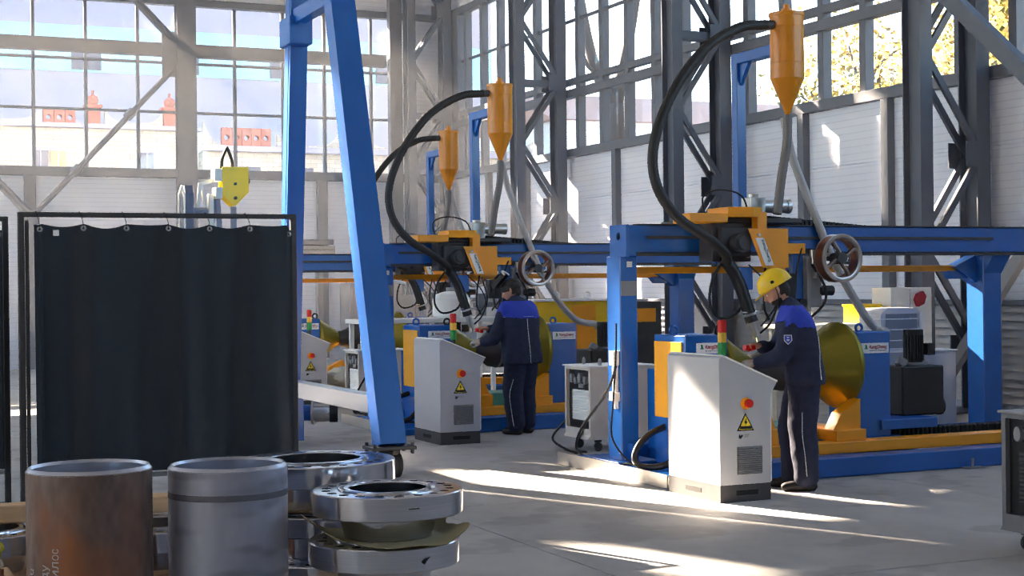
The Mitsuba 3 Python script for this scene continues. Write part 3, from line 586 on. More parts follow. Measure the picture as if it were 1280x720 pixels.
# local: grille face at x=0 looking to -x, x 0..0.72, y 0..0.86, z from .12
fr = Polygon([(0, .12), (.86, .12), (.86, .83), (0, .83)]).difference(Polygon([(.05, .22), (.81, .22), (.81, .80), (.05, .80)]))
wp('casing', cat([prism(fr, 0, .05, 'x'), box(.05, .72, 0, .86, .12, .83), prism([(-.03, .125), (.05, .22), (.05, .125)], .02, .84)]), 'm_beige', label='beige sheet steel casing')
wp('top_cover', cbox(-.025, .74, -.012, .872, .83, .845), 'm_white')
wp('front_panel', box(.035, .055, .05, .81, .22, .80), 'm_black', label='black recessed front')
wp('louvre_panel', cat([box(.028, .036, .14, .68, .30, .60)] + [prism([(.028, z), (.014, z + .006), (.028, z + .012)], y0, y0 + .15) for z in np.arange(.31, .59, .026) for y0 in (.15, .335, .52)]), 'm_white', label='pale louvred panel')
wp('connector', ([cyl((.036, y, z), (.0, y, z), r, 16) for y, z, r in ((.2, .70, .04), (.38, .72, .05), (.52, .69, .035), (.66, .71, .045))] + [box(.02, .036, .3, .45, .62, .66)]), 'm_mid', 30)
for y in (.12, .66): wp('lifting_eye', ring_eye(.15, y, .845, .03, 'x'), 'm_mid')
for x in (.12, .6):
    for y in (.12, .74):
        wp('caster', cat([cyl((x, y - .015, .045), (x, y + .015, .045), .045, 16), box(x - .03, x + .03, y - .03, y + .03, .09, .12), box(x - .01, x + .01, y - .022, y - .016, .04, .1), box(x - .01, x + .01, y + .016, y + .022, .04, .1)]), 'm_dark')
wc = {}
for q_ in WP: q_[1].apply_scale([1, .65, 1])
def power_source(label, x, y, casing=None, rot=0):
    t = thing('welding_power_source', label, 'power source')
    for i, (path, mesh, m, sm, lb) in enumerate(WP):
        if i not in wc: wc[i] = mikit.ply(mesh, m, sm)
        d = {**wc[i], 'to_world': T().translate([x, y, 0])}
        if casing and path in casing: d['bsdf'] = {'type': 'ref', 'id': casing[path]}
        k = putd(path, d, t)
        if lb: labels[k] = {'label': lb}
    return t
t = power_source('white welding power source with a louvred front beside the front gantry post', 6.78, 13.25)
put('cables', cat([tube([(6.80, 13.4, .25), (6.7, 13.4, .06), (6.6, 13.1, .015), (6.5, 12.8, .012)], .01, 8), tube([(6.8, 13.8, .3), (6.68, 13.9, .1), (6.66, 13.6, .02), (6.6, 13.2, .015)], .012, 8)]), 'm_black', t, 40)
power_source('grey welding power source standing behind the blue lifting frame leg', 6.14, 18.45)
t = power_source('grey welding power source on casters cut off by the right edge of the photo', 6.48, 6.64, {'casing': 'm_wpgrey', 'top_cover': 'm_mid', 'louvre_panel': 'm_dark'})

# ------------------------------------------------------------------ blue lifting frame (portal crane side)
af = thing('lifting_frame', 'blue steel A-shaped lifting frame on wheels beyond the welding curtain', 'gantry crane')
X0 = 4.39
def at_near(z): return 12.38 + (z - .28) * .312
def at_far(z): return 15.60 - (z - .28) * .115
nl = bar((X0, at_near(.27), .27), (X0, at_near(5.4), 5.4), .215, .235, (1, 0, 0))
put('leg', nl, 'm_blue', af)
lf = bar((X0 + .02, at_far(.27), .27), (X0 + .02, at_far(5.4), 5.4), .14, .20, (1, 0, 0))
lab(put('leg', cat([lf]), 'm_blue', af), 'blue leg of the lifting frame farther from the pipes')
put('leg_flange', bar((X0 - .07, at_far(.3) - .1, .3), (X0 - .07, at_far(5.2) - .1, 5.2), .05, .012, (1, 0, 0)), 'm_blue', af)
lab(put('crossbar', cbox(X0 - .07, X0 + .07, at_near(.6) + .1, at_far(.6) - .08, .53, .69), 'm_bar', af), 'bare metal crossbar between the legs')
put('crossbar_bracket', cbox(X0 - .08, X0 + .08, at_near(.6) + .08, at_near(.6) + .24, .50, .72), 'm_blue', af)
put('crossbar', cbox(X0 - .06, X0 + .06, at_near(4.4), at_far(4.4), 4.33, 4.48), 'm_blue', af)
put('crossbar_bracket', cbox(X0 - .12, X0 + .12, at_far(4.4) - .22, at_far(4.4) + .16, 4.12, 4.40), 'm_blue', af)
put('head_beam', cbox(X0 - .15, X0 + .15, at_near(5.4) - .3, at_far(5.4) + .3, 5.4, 5.62), 'm_blue', af)
put('main_girder', cbox(-3.5, X0 + .4, 14.25, 14.65, 5.62, 6.1), 'm_blue', af)
yn = 12.38
put('wheel_plate', cat([cbox(X0 - .2, X0 + .2, yn - .14, yn + .14, .245, .275)] + [cyl((X0 + sx * .17, yn + sy * .11, .21), (X0 + sx * .17, yn + sy * .11, .30), .016, 10) for sx in (-1, 1) for sy in (-1, 1)]), 'm_dark', af)
cs = put('caster', cat([cbox(X0 - .08, X0 + .08, yn - .05, yn + .05, .19, .245), cyl((X0, yn, .2), (X0, yn, .25), .09, 20)]), 'm_black', af)
put('wheel', cat([lathe([(0, 0), (.085, 0), (.105, .01), (.11, .03), (.105, .05), (.085, .06), (0, .06)], (X0 + .03, yn - .02, .11), (X0 + 1, yn - .06, .11), 32)]), 'm_rubber', cs, 30)
lab(put('drive_box', cat([cbox(X0 - .16, X0 + .10, 15.3, 15.95, .06, .52), cyl((X0 + .1, 15.55, .33), (X0 + .24, 15.5, .33), .085, 20)]), 'm_blue', af), 'blue wheel drive box')
lab(put('drive_motor', cat([cyl((X0 + .24, 15.5, .33), (X0 + .42, 15.44, .33), .095, 20), cyl((X0 + .25, 15.5, .33), (X0 + .27, 15.49, .33), .125, 20)] + [bar((X0 + .27, 15.49 + .0, .33), (X0 + .40, 15.445, .33), .205, .01, (math.cos(t), 0.1, math.sin(t))) for t in np.arange(8) / 8 * 3.1416]), 'm_alu', af), 'ribbed grey drive motor')
put('drive_motor__fan_cover', cyl((X0 + .42, 15.44, .33), (X0 + .5, 15.413, .33), .105, 24), 'm_black', af, 30)
put('drive_wheel', cyl((X0 - .04, 15.6, .11), (X0 + .04, 15.6, .11), .11, 28), 'm_rubber', af)

# ------------------------------------------------------------------ welding curtains
def curtain_screen(x0, x1, y, label, clabel, top=2.165, seed=0):
    s = thing('screen_frame', label, 'screen')
    r = .022
    put('post', cat([cbox(x0 - r, x0 + r, y - r, y + r, .03, top), box(x0 + r + .006, x0 + r + .03, y - .012, y + .012, .12, top - .03)]), 'm_dark', s)
    put('post', cbox(x1 - r, x1 + r, y - r, y + r, .03, top), 'm_dark', s)
    put('top_rail', cbox(x0 - r, x1 + r, y - r, y + r, top - .005, top + .03), 'm_dark', s)
    put('bottom_rail', cbox(x0 + r, x1 - r, y - r, y + r, .28, .315), 'm_mid', s)
    for x in (x0, x1): put('foot', cbox(x - .03, x + .03, y - .32, y + .32, 0, .035), 'm_dark', s)
    n = 7; gx = np.linspace(x0 + .12, x1 - .06, n)
    # cloth hanging from the grommets
    nx, nz = 150, 60
    u = np.linspace(0, 1, nx); cx0, cx1 = x0 + .078, x1 - .03
    X = cx0 + u * (cx1 - cx0); V = []; zb = .33
    ph = np.interp(X, gx, np.arange(n), left=-.5, right=n - .5)
    for j in range(nz):
        v = j / (nz - 1)
        sag = .032 * np.sin(np.pi * (ph - np.floor(ph))) * (1 - v) ** 6 * (.7 + .5 * np.sin(np.floor(ph) * 2.3 + seed))
        zz = (top - .055) - sag - v * (top - .055 - zb)
        amp = .014 + .026 * v
        yy = y - .085 + amp * np.sin(2 * np.pi * ph * .5 + 1.3 * seed + .6 * np.sin(3 * v)) + .012 * np.sin(2 * np.pi * ph * 1.3 + 2 + seed) * v + .008 * np.sin(X * 21 + seed) * (1 - v)
        V.append(np.stack([X, yy, zz if np.ndim(zz) else np.full(nx, zz)], 1))
    V = np.vstack(V); f = []
    for j in range(nz - 1):
        for i in range(nx - 1):
            a = j * nx + i; f += [[a, a + 1, a + nx + 1], [a, a + nx + 1, a + nx]]
    f = np.array(f); V2 = V + [0, .004, 0]
    m = trimesh.Trimesh(np.vstack([V, V2]), np.vstack([f, f[:, ::-1] + len(V)]), process=False)
    c = tag(numbered('welding_curtain'), clabel, 'curtain')
    scene[c] = mikit.ply(m, 'm_curtain', True)
    for k, x in enumerate(gx):
        i = int(np.argmin(abs(X - x))); p = V[i]
        put('grommet', lathe([(.008, 0), (.019, 0), (.02, .006), (.008, .007), (.008, 0)], (p[0], p[1] - .001, p[2] - .03), (p[0], p[1] - 1, p[2] - .03), 20), 'm_chrome', c, 30)
        put('hook', tube([(p[0], p[1] - .01, p[2] - .03), (p[0] - .005, p[1] - .012, p[2] + .02), (p[0] - .012, y, top + .035), (p[0] - .014, y + .026, top + .01)], .0025, 6), 'm_black', c)
    i = int(np.argmin(abs(X - (x0 + .225))))
    if x0 > 0: put('care_label', box(X[i] - .02, X[i] + .02, V[i][1] - .012, V[i][1] - .004, top - .14, top - .10), 'm_sign', c)
    return s
curtain_screen(1.235, 3.205, 11.16, 'dark steel frame holding the wide welding curtain behind the two pipes', 'wide dark navy welding curtain hanging behind the two pipes', 2.165, 0)
curtain_screen(-.75, 1.20, 11.86, 'dark steel screen frame cut off by the left edge of the photo', 'narrow visible strip of dark navy welding curtain at the left edge of the photo', 2.165, 2)

# ------------------------------------------------------------------ pipes and flanges in the front
def pipe(x, y, h, m, label):
    r = .213
    prof = [(r - .022, .0), (r, 0), (r, h - .014), (r - .006, h - .012), (r - .014, h), (r - .02, h), (r - .022, h - .004), (r - .022, 0)]
    k = tag(numbered('steel_pipe'), label, 'pipe')
    scene[k] = mikit.ply(lathe([(r - .012, 0), (r, 0), (r, h - .012), (r - .012, h - .008), (r - .012, 0)], (x, y, 0), (x, y, 1), 96), m, 30)
    b = put('machined_end', lathe([(r - .02, h - .35), (r - .012, h - .35), (r - .0115, h - .014), (r + .0005, h - .014), (r - .010, h), (r - .014, h), (r - .02, h - .010), (r - .02, h - .35)], (x, y, 0), (x, y, 1), 96), 'm_bore', k, 30)
    lab(b, 'bright machined end bevel and bore')
    return k
p1 = pipe(.82, 5.43, 1.02, 'm_rust', 'rusty brown steel pipe with chalk writing standing upright')
p2 = pipe(1.31, 5.44, 1.0, 'm_millscale', 'grey steel pipe standing upright beside the rusty one')
lab(put('band', lathe([(.2131, .885), (.2138, .887), (.2138, .905), (.2131, .907), (.2131, .885)], (1.31, 5.44, 0), (1.31, 5.44, 1), 96), 'm_scorch', p2, 30), 'dark scorched band below the rim')
def wrap_text(s, h, cx, cy, r, ang, z0, depth=.0015):     # reads upwards on the pipe
    t = text_mesh(s, h, depth, False); t = t.subdivide().subdivide()
    v = t.vertices.copy(); a = ang - v[:, 1] / r * -1 * -1
    rr = r + v[:, 2] + .0003
    a = ang - v[:, 1] / r
    t.vertices = np.stack([cx + rr * np.cos(a), cy + rr * np.sin(a), z0 + v[:, 0] + .006 * np.sin(v[:, 0] * 40)], 1)
    t.invert() if t.volume < 0 else None
    return t
th = math.atan2(-5.43, -.82)
lab(put('chalk_writing', wrap_text('\u043a\u043e\u043d\u0442\u0443\u043f\u0438\u043b\u043e\u0441', .032, .82, 5.43, .213, th - .50, .52), 'm_chalk', p1), 'handwritten chalk word running up the pipe')
put('chalk_writing', wrap_text('\u0434\u0443', .03, .82, 5.43, .213, th - .70, .655), 'm_chalk', p1)
put('chalk_writing', wrap_text('u', .026, .82, 5.43, .213, th - 1.05, .665), 'm_chalk', p1)

def flange(x, y, top, od, bore, label, n=20, rim=.085, neck=.170):
    ro, rb = od / 2, bore / 2
    k = tag(numbered('pipe_flange'), label, 'flange', None)
    z = top
    prof = [(rb, z - neck), (rb + .018, z - neck), (rb + .022, z - neck + .012), (ro * .64, z - rim - .012), (ro * .64, z - rim), (ro - .003, z - rim), (ro, z - rim + .003), (ro, z - .004), (ro - .004, z), (ro * .80, z), (ro * .80, z)]
    rf = [(ro * .66, z), (ro * .655, z + .006), (rb + .035, z + .006), (rb + .033, z - .004), (rb + .02, z - .004), (rb + .018, z + .006), (rb + .002, z + .006), (rb, z + .003), (rb, z - neck)]
    scene[k] = mikit.ply(lathe(prof[:-1] + rf, (x, y, 0), (x, y, 1), 96), 'm_machined', 25)
    pts = []
    for i in range(n):
        a = (i + .5) / n * 2 * math.pi; c = (x + ro * .82 * math.cos(a), y + ro * .82 * math.sin(a))
        pts.append(lathe([(0, 0), (.017, 0), (.017, .0012), (0, .0012)], (c[0], c[1], z), (c[0], c[1], z + 1), 14))
        put('bolt_hole', pts[-1], 'm_black', k)
    return k
FX, FY = 1.87, 5.30
k1 = flange(FX, FY, .887, .555, .285, 'bright machined steel flange on top of the front stack beside the grey pipe')
put('stamp', cat([box(FX - .02, FX + .02, FY - .279, FY - .277, .845, .849)]), 'm_dark', k1)
k2 = flange(FX - .012, FY + .012, .704, .555, .285, 'bright machined steel flange second from the top of the front stack')
put('paint_mark', prism([(.035, .655), (.05, .665), (.07, .672), (.055, .658), (.048, .645)], -.001, .001), 'm_black', k2)
scene[k2 + '__paint_mark']['to_world'] = T().translate([FX - .005, FY - .2646, 0])
def sheet_mesh(x, y, z, r, hole, seed, amp, n=72):
    R = np.random.default_rng(seed); ph = R.uniform(0, 6.28, 6); V = []; f = []; m = 8
    for j in range(m):
        for i in range(n):
            a = i / n * 2 * math.pi; rad = r * (1 + .10 * math.sin(3 * a + ph[0]) + .07 * math.sin(5 * a + ph[1]) + .03 * math.sin(11 * a + ph[2])); t = j / (m - 1)
            rr = hole + (rad - hole) * t; up_ = max(0, (rr - r * .72)) * amp * max(0, math.sin(2 * a + ph[3]) + .45)
            V.append([x + rr * math.cos(a), y + rr * math.sin(a), z + up_ + .004 * math.sin(7 * a + ph[4]) * max(0, t - .6)])
    for j in range(m - 1):
        for i in range(n):
            a, b = j * n + i, j * n + (i + 1) % n; f += [[a, b, b + n], [a, b + n, a + n]]
    V = np.array(V); f = np.array(f)
    return trimesh.Trimesh(np.vstack([V, V - [0, 0, .0025]]), np.vstack([f, f[:, ::-1] + len(V)]), process=False)
tag(put('packing_sheet', sheet_mesh(FX, FY, .7140, .283, .10, 5, .55), 'm_oiled', None, 40), 'crumpled oily packing sheet squeezed between the two front flanges', 'packing sheet')
BX, BY = 1.80, 5.99
flange(BX, BY, .932, .655, .37, 'large machined steel flange on the stack behind the grey pipe', 24, .085, .183)
tag(put('packing_sheet', sheet_mesh(BX, BY, .7455, .31, .14, 9, .3), 'm_card', None, 40), 'piece of brown cardboard under the large flange at the back', 'cardboard')
flange(BX, BY, .735, .62, .36, 'second flange from the top of the stack behind the grey pipe', 24, .08, .18)
flange(BX, BY, .548, .655, .37, 'lowest visible flange of the stack behind the grey pipe', 24, .08, .18)
def crate(x0, x1, y0, y1, z1, label):
    c = thing('timber_crate', label, 'crate')
    nb = max(2, int(z1 / .11)); h = z1 / nb
    for k in range(nb):
        for (a, b, cc_, d) in ((x0, x1, y0, y0 + .02), (x0, x1, y1 - .02, y1), (x0, x0 + .02, y0 + .02, y1 - .02), (x1 - .02, x1, y0 + .02, y1 - .02)):
            put('plank', box(a, b, cc_, d, k * h + .003, (k + 1) * h - .003), 'm_wood', c)
    for k in range(5):
        w = (x1 - x0) / 5; put('plank', box(x0 + k * w + .002, x0 + (k + 1) * w - .002, y0, y1, z1 - .003, z1), 'm_wood', c)
crate(FX - .2, FX + .2, FY - .2, FY + .2, .531, 'timber crate under the front flange stack')
crate(BX - .24, BX + .24, BY - .24, BY + .24, .368, 'timber crate under the flange stack behind the grey pipe')
flange(1.26, 6.50, .64, .56, .30, 'dark flange lying in the gap between the two pipes', 20)
flange(.56, 6.70, .64, .60, .32, 'dark flange at the left edge behind the rusty pipe', 20)
crate(.30, 1.52, 6.28, 6.92, .464, 'timber crate carrying the flanges behind the two pipes')
tag(put('timber_plank', cbox(-.1, 1.62, 6.74, 6.86, .648, .722, .006), 'm_wood'), 'bare timber plank lying across the flanges behind the pipes', 'plank')
crate(.30, .60, 5.55, 5.95, .60, 'timber crate at the left edge beside the rusty pipe')
def crumple(x, y, z, s, seed):
    m = trimesh.creation.icosphere(3, 1.0); v = m.vertices
    d = meshkit.fbm(v * 2.2 + seed, 3, seed); v = v * (0.45 + 1.1 * d[:, None]) * s; v[:, 2] -= v[:, 2].min(); m.vertices = v + [x, y, z]; return m
tag(put('crumpled_paper', crumple(.44, 5.68, .601, np.array([.10, .06, .07]), 3), 'm_paper'), 'crumpled white paper at the bottom left beside the rusty pipe', 'paper')
tag(put('rag', crumple(.50, 5.82, .601, np.array([.06, .06, .08]), 6), 'm_lime'), 'yellow green rag at the bottom left beside the rusty pipe', 'rag')
tag(put('copper_fitting', lathe([(0, 0), (.02, 0), (.022, .02), (.012, .03), (.012, .05), (0, .052)], (.54, 5.62, .601), (.54, 5.62, 1.6), 20), 'm_copper', None, 30), 'small copper fitting beside the crumpled white paper', 'fitting')
tag(put('dished_end', lathe([(0, 0), (.06, 0), (.06, .06), (.045, .085), (0, .09)], (.38, 5.86, .601), (.38, 5.86, 1.6), 24), 'm_mid', None, 30), 'grey steel cap at the left edge under the plank', 'cap')

# ------------------------------------------------------------------ yellow hook block on its stand, behind the curtain
hb = thing('hook_block', 'yellow crane hook block with black slings above the welding curtain', 'hook block')
hx, hy = 4.19, 17.0
poly = [(hx - .145, 3.02), (hx + .155, 3.02), (hx + .155, 2.74), (hx, 2.58), (hx - .02, 2.58), (hx - .145, 2.70)]
put('cheek_plate', prism(poly, hy - .10, hy - .085), 'm_hook', hb); put('cheek_plate', prism(poly, hy + .085, hy + .10), 'm_hook', hb)
put('sheave', lathe([(0, 0), (.12, 0), (.10, .03), (.12, .06), (0, .06)], (hx, hy - .03, 2.85), (hx, hy + 1, 2.85), 32), 'm_dark', hb, 30)
put('guard', cat([cbox(hx - .23, hx - .145, hy - .1, hy + .1, 2.86, 3.0), cbox(hx - .22, hx - .145, hy - .1, hy + .1, 2.66, 2.79)]), 'm_cream', hb)
put('bolt', cat([cyl((hx, hy - .10, 2.83), (hx, hy - .115, 2.83), .016, 12), cyl((hx, hy - .10, 2.67), (hx, hy - .115, 2.67), .02, 12), cyl((hx + .155, hy, 2.87), (hx + .19, hy, 2.87), .025, 12)]), 'm_dark', hb)
put('sling', tube([(hx - .13, hy, 3.0), (hx - .12, hy, 3.12), (hx - .075, hy, 3.23)], .017, 8), 'm_black', hb, 40)
put('sling', tube([(hx + .0, hy, 3.0), (hx - .01, hy, 3.1), (hx - .055, hy, 3.23)], .017, 8), 'm_black', hb, 40)
put('sling_rope', tube([(hx - .075, hy, 3.22), (hx - .065, hy, 3.25), (hx - .055, hy, 3.22)], .015, 8), 'm_black', hb, 40)
hs = thing('hoist_stand', 'cream hoist stand with a ribbed sheave under the yellow hook block', 'stand')
put('mast', cbox(hx - .29, hx - .23, hy - .04, hy + .04, .03, 2.72), 'm_cream', hs)
put('link_arm', cat([bar((hx - .41, hy, 2.47), (hx - .38, hy, 2.83), .035, .03, (0, 1, 0)), bar((hx - .39, hy, 2.82), (hx - .21, hy, 2.88), .04, .03, (0, 1, 0)), bar((hx - .36, hy, 2.80), (hx - .32, hy, 2.6), .025, .03, (0, 1, 0)), bar((hx - .26, hy, 2.58), (hx - .2, hy, 2.72), .03, .03, (0, 1, 0))]), 'm_cream', hs)
put('strut', bar((hx - .14, hy, 2.0), (hx - .18, hy, 2.66), .05, .05, (0, 1, 0)), 'm_mid', hs)
put('strut', bar((hx - .30, hy, 2.0), (hx - .22, hy, 2.66), .06, .05, (0, 1, 0)), 'm_frame', hs)
put('axle', cyl((hx - .55, hy, 2.52), (hx - .3, hy, 2.52), .045, 16), 'm_mid', hs)
put('sheave_housing', cat([prism([(hy - .09, 2.3), (hy - .09, 2.72), (hy - .04, 2.81), (hy + .04, 2.81), (hy + .09, 2.72), (hy + .09, 2.3)], hx - .56, hx - .47, 'x')]), 'm_frame', hs)
put('sheave_cover', prism(Polygon([(hx - .64, 2.3), (hx - .64, 2.7), (hx - .60, 2.81), (hx - .56, 2.7), (hx - .56, 2.3)]).difference(Polygon([(hx - .625, 2.3), (hx - .625, 2.69), (hx - .60, 2.76), (hx - .575, 2.69), (hx - .575, 2.3)])), hy - .09, hy - .06), 'm_cream', hs)
put('housing_post', cbox(hx - .56, hx - .48, hy - .05, hy + .05, .03, 2.35), 'm_frame', hs)
put('stand_base', cbox(hx - .7, hx + .3, hy - .3, hy + .3, 0, .03), 'm_frame', hs)
put('block_support', cbox(hx - .03, hx + .03, hy - .03, hy + .03, .03, 2.578), 'm_mid', hs)

# ------------------------------------------------------------------ equipment behind the gantries
def electrics(dx, dy, who):
    c = thing('control_cabinet', 'white control cabinet with a red rotary switch behind ' + who, 'cabinet')
    put('body', cbox(11.13 + dx, 11.72 + dx, 14.15 + dy, 14.5 + dy, .05, 1.575), 'm_white', c)
    put('door_gap', box(11.40 + dx, 11.404 + dx, 14.148 + dy, 14.152 + dy, .1, 1.56), 'm_dark', c)
    put('plinth', box(11.14 + dx, 11.71 + dx, 14.16 + dy, 14.5 + dy, 0, .05), 'm_dark', c)
    s = put('rotary_switch', prism([(11.52 + dx - .07, 1.43), (11.52 + dx - .03, 1.35), (11.52 + dx + .05, 1.38), (11.52 + dx + .085, 1.47), (11.52 + dx + .04, 1.53), (11.52 + dx - .035, 1.50)], 14.10 + dy, 14.15 + dy), 'm_signred', c)
    b = thing('storage_bin', 'pale ribbed flux bin with rounded top on a grey cabinet behind ' + who, 'bin')
    pl = Polygon([(9.78, .93), (10.30, .93), (10.30, 1.3), (10.24, 1.37), (9.86, 1.37), (9.78, 1.3)]).buffer(-.03).buffer(.03)
    m = prism(pl, 12.60, 12.95); m.apply_translation([dx, dy, 0]); put('body', m, 'm_bin', b)
    for z in (1.03, 1.14, 1.25): put('rib', cbox(9.772 + dx, 10.308 + dx, 12.59 + dy, 12.96 + dy, z, z + .014), 'm_white', b)
    put('front_panel', cbox(9.84 + dx, 10.24 + dx, 12.592 + dy, 12.6 + dy, .96, 1.31), 'm_mid', b)
    put('edge_post', cbox(10.26 + dx, 10.30 + dx, 12.58 + dy, 12.60 + dy, .93, 1.32), 'm_white', b)
    g_ = thing('steel_cabinet', 'low grey steel cabinet carrying the flux bin behind ' + who, 'cabinet')
    put('body', cbox(9.74 + dx, 10.72 + dx, 12.57 + dy, 13.1 + dy, .1, .915), 'm_cabinet', g_)
    put('top', cbox(9.72 + dx, 10.73 + dx, 12.55 + dy, 13.12 + dy, .915, .93), 'm_white', g_)
    put('door', cbox(10.30 + dx, 10.66 + dx, 12.555 + dy, 12.57 + dy, .14, .88), 'm_cabinet', g_)
    put('leg', cat([box(x + dx, x + .05 + dx, y + dy, y + .05 + dy, 0, .1) for x in (9.78, 10.62) for y in (12.6, 13.0)]), 'm_dark', g_)
    t = thing('work_bench', 'pale work bench behind ' + who, 'bench')
    put('top', cbox(9.75 + dx, 11.05 + dx, 14.1 + dy, 14.7 + dy, 1.12, 1.17), 'm_cream', t)
    put('apron', cbox(9.8 + dx, 11.0 + dx, 14.12 + dy, 14.2 + dy, .9, 1.12), 'm_cream', t)
    for x in (9.8, 10.94):
        for y in (14.14, 14.6): put('leg', cbox(x + dx, x + .06 + dx, y + dy, y + .06 + dy, 0, 1.12), 'm_cream', t)
    y_ = thing('tool_box', 'yellow tool box on the pale bench behind ' + who, 'box')
    put('body', cbox(10.72 + dx, 11.03 + dx, 14.2 + dy, 14.5 + dy, 1.17, 1.36), 'm_yellow', y_)
    put('lid', cbox(10.71 + dx, 11.04 + dx, 14.19 + dy, 14.51 + dy, 1.36, 1.39), 'm_yellow', y_)
    put('latch', box(10.88 + dx, 10.96 + dx, 14.185 + dy, 14.2 + dy, 1.19, 1.27), 'm_black', y_)
    v = thing('clamp_stand', 'small metal clamp stand on the pale bench behind ' + who, 'clamp')
    put('stem', cat([cyl((10.15 + dx, 14.3 + dy, 1.17), (10.15 + dx, 14.3 + dy, 1.32), .012, 12), box(10.08 + dx, 10.22 + dx, 14.26 + dy, 14.34 + dy, 1.17, 1.18), box(10.06 + dx, 10.24 + dx, 14.28 + dy, 14.32 + dy, 1.32, 1.34)]), 'm_mid', v)
electrics(0, 0, 'the front gantry')
# yellow unit and darker things behind the second gantry
yu = thing('yellow_cabinet', 'yellow sheet steel cabinet behind the sign of the second gantry', 'cabinet')
put('body', cbox(9.15, 10.3, 19.55, 20.15, .05, 1.42), 'm_yellow', yu); put('door', cbox(9.72, 10.1, 19.53, 19.55, .5, 1.36), 'm_orange', yu)
put('top', cbox(9.1, 10.35, 19.5, 20.2, 1.42, 1.45), 'm_white', yu); put('plinth', box(9.2, 10.25, 19.6, 20.1, 0, .05), 'm_dark', yu)
put('lifting_eye', ring_eye(9.5, 19.6, 1.45, .05), 'm_white', yu); put('lifting_eye', ring_eye(10.0, 19.6, 1.45, .05), 'm_white', yu)
dc = thing('dark_cabinet', 'dark grey cabinet beside the yellow cabinet behind the second gantry', 'cabinet')
put('body', cbox(10.38, 11.2, 19.55, 20.1, .0, 1.40), 'm_dark', dc); put('panel', cbox(10.75, 11.1, 19.54, 19.55, 1.1, 1.3), 'm_orange', dc)
# white frame things behind the machine 2 headstock
ws = thing('white_bench', 'white steel bench with clutter behind the second gantry headstock', 'bench')
put('top', cbox(6.45, 8.5, 19.35, 19.95, 1.16, 1.22), 'm_white', ws)
for x in (6.5, 8.4):
    for y in (19.4, 19.88): put('leg', cbox(x, x + .06, y, y + .06, 0, 1.16), 'm_white', ws)
pf = thing('pipe_rack', 'white pipe frame standing on the white bench behind the second gantry', 'frame')
put('pipe', tube([(6.95, 19.6, 1.22), (6.95, 19.6, 1.70), (7.12, 19.6, 1.72), (7.2, 19.6, 1.70)], .022, 8), 'm_white', pf, 40); put('foot', box(6.88, 7.02, 19.5, 19.7, 1.22, 1.235), 'm_white', pf)
hm = tag(put('hard_hat', cat([lathe([(0, .13), (.06, .12), (.10, .08), (.115, .03), (.12, 0), (0, 0)], (6.62, 19.5, 1.221), (6.62, 19.5, 2.2), 28)]), 'm_cream', None, 40), 'cream hard hat lying on the white bench behind the second gantry', 'hard hat')
tk = thing('white_tank', 'white rounded tank on the white bench behind the second gantry', 'tank')
put('body', lathe([(0, 0), (.24, 0), (.26, .03), (.26, .26), (.22, .32), (.1, .36), (0, .37)], (7.9, 19.65, 1.22), (7.9, 19.65, 2.2), 32), 'm_white', tk, 30); put('cap', cyl((7.9, 19.65, 1.58), (7.9, 19.65, 1.64), .07, 16), 'm_mid', tk)
gv = thing('ventilation_unit', 'long grey ventilation unit standing before the far wall', 'ventilation unit')
put('casing', cbox(5.2, 8.78, 27.7, 28.3, 2.16, 2.46), 'm_mid', gv); put('top', cbox(5.15, 8.74, 27.65, 28.35, 2.48, 2.58), 'm_steel', gv)
for x in (5.4, 8.5): put('leg', cbox(x, x + .1, 27.9, 28.1, 0, 2.16), 'm_mid', gv)
put('seam', cat([box(5.2, 8.78, 27.69, 27.7, z, z + .012) for z in (2.26, 2.38)]), 'm_dark', gv)
# machine tools far behind
def cabinet_far(x, y, w, d, h, m, label, name='steel_cabinet'):
    c = thing(name, label, 'cabinet'); put('body', cbox(x, x + w, y, y + d, .06, h), m, c); put('door', cbox(x + .06, x + w / 2 - .01, y - .015, y, .12, h - .08), m, c); put('door', cbox(x + w / 2 + .01, x + w - .06, y - .015, y, .12, h - .08), m, c); put('plinth', box(x + .03, x + w - .03, y + .03, y + d - .03, 0, .06), 'm_dark', c)
cabinet_far(8.6, 26.3, 1.0, .6, 1.75, 'm_mid', 'grey cabinet far behind the blue lifting frame legs')
cabinet_far(7.2, 30.2, 1.2, .6, 1.9, 'm_white', 'white cabinet at the foot of the far wall behind the lifting frame')
cabinet_far(10.2, 30.4, 1.2, .6, 1.5, 'm_mid', 'low grey cabinet at the far wall beside the corner column')
cabinet_far(11.3, 24.0, .8, .6, 1.35, 'm_white', 'white cabinet at the side wall far behind the second gantry')
bg = thing('bag_stack', 'white flux bag lying on a pallet beside the third console', 'bag')
put('bag', crumple(6.72, 20.42, .132, np.array([.45, .3, .20]), 8), 'm_cream', bg, 40); put('pallet', cat([box(6.2, 7.3, 20.05 + .16 * k, 20.16 + .16 * k, .1, .13) for k in range(5)] + [box(6.2 + .5 * k, 6.3 + .5 * k, 20.05, 20.8, 0, .1) for k in range(3)]), 'm_wood', bg)

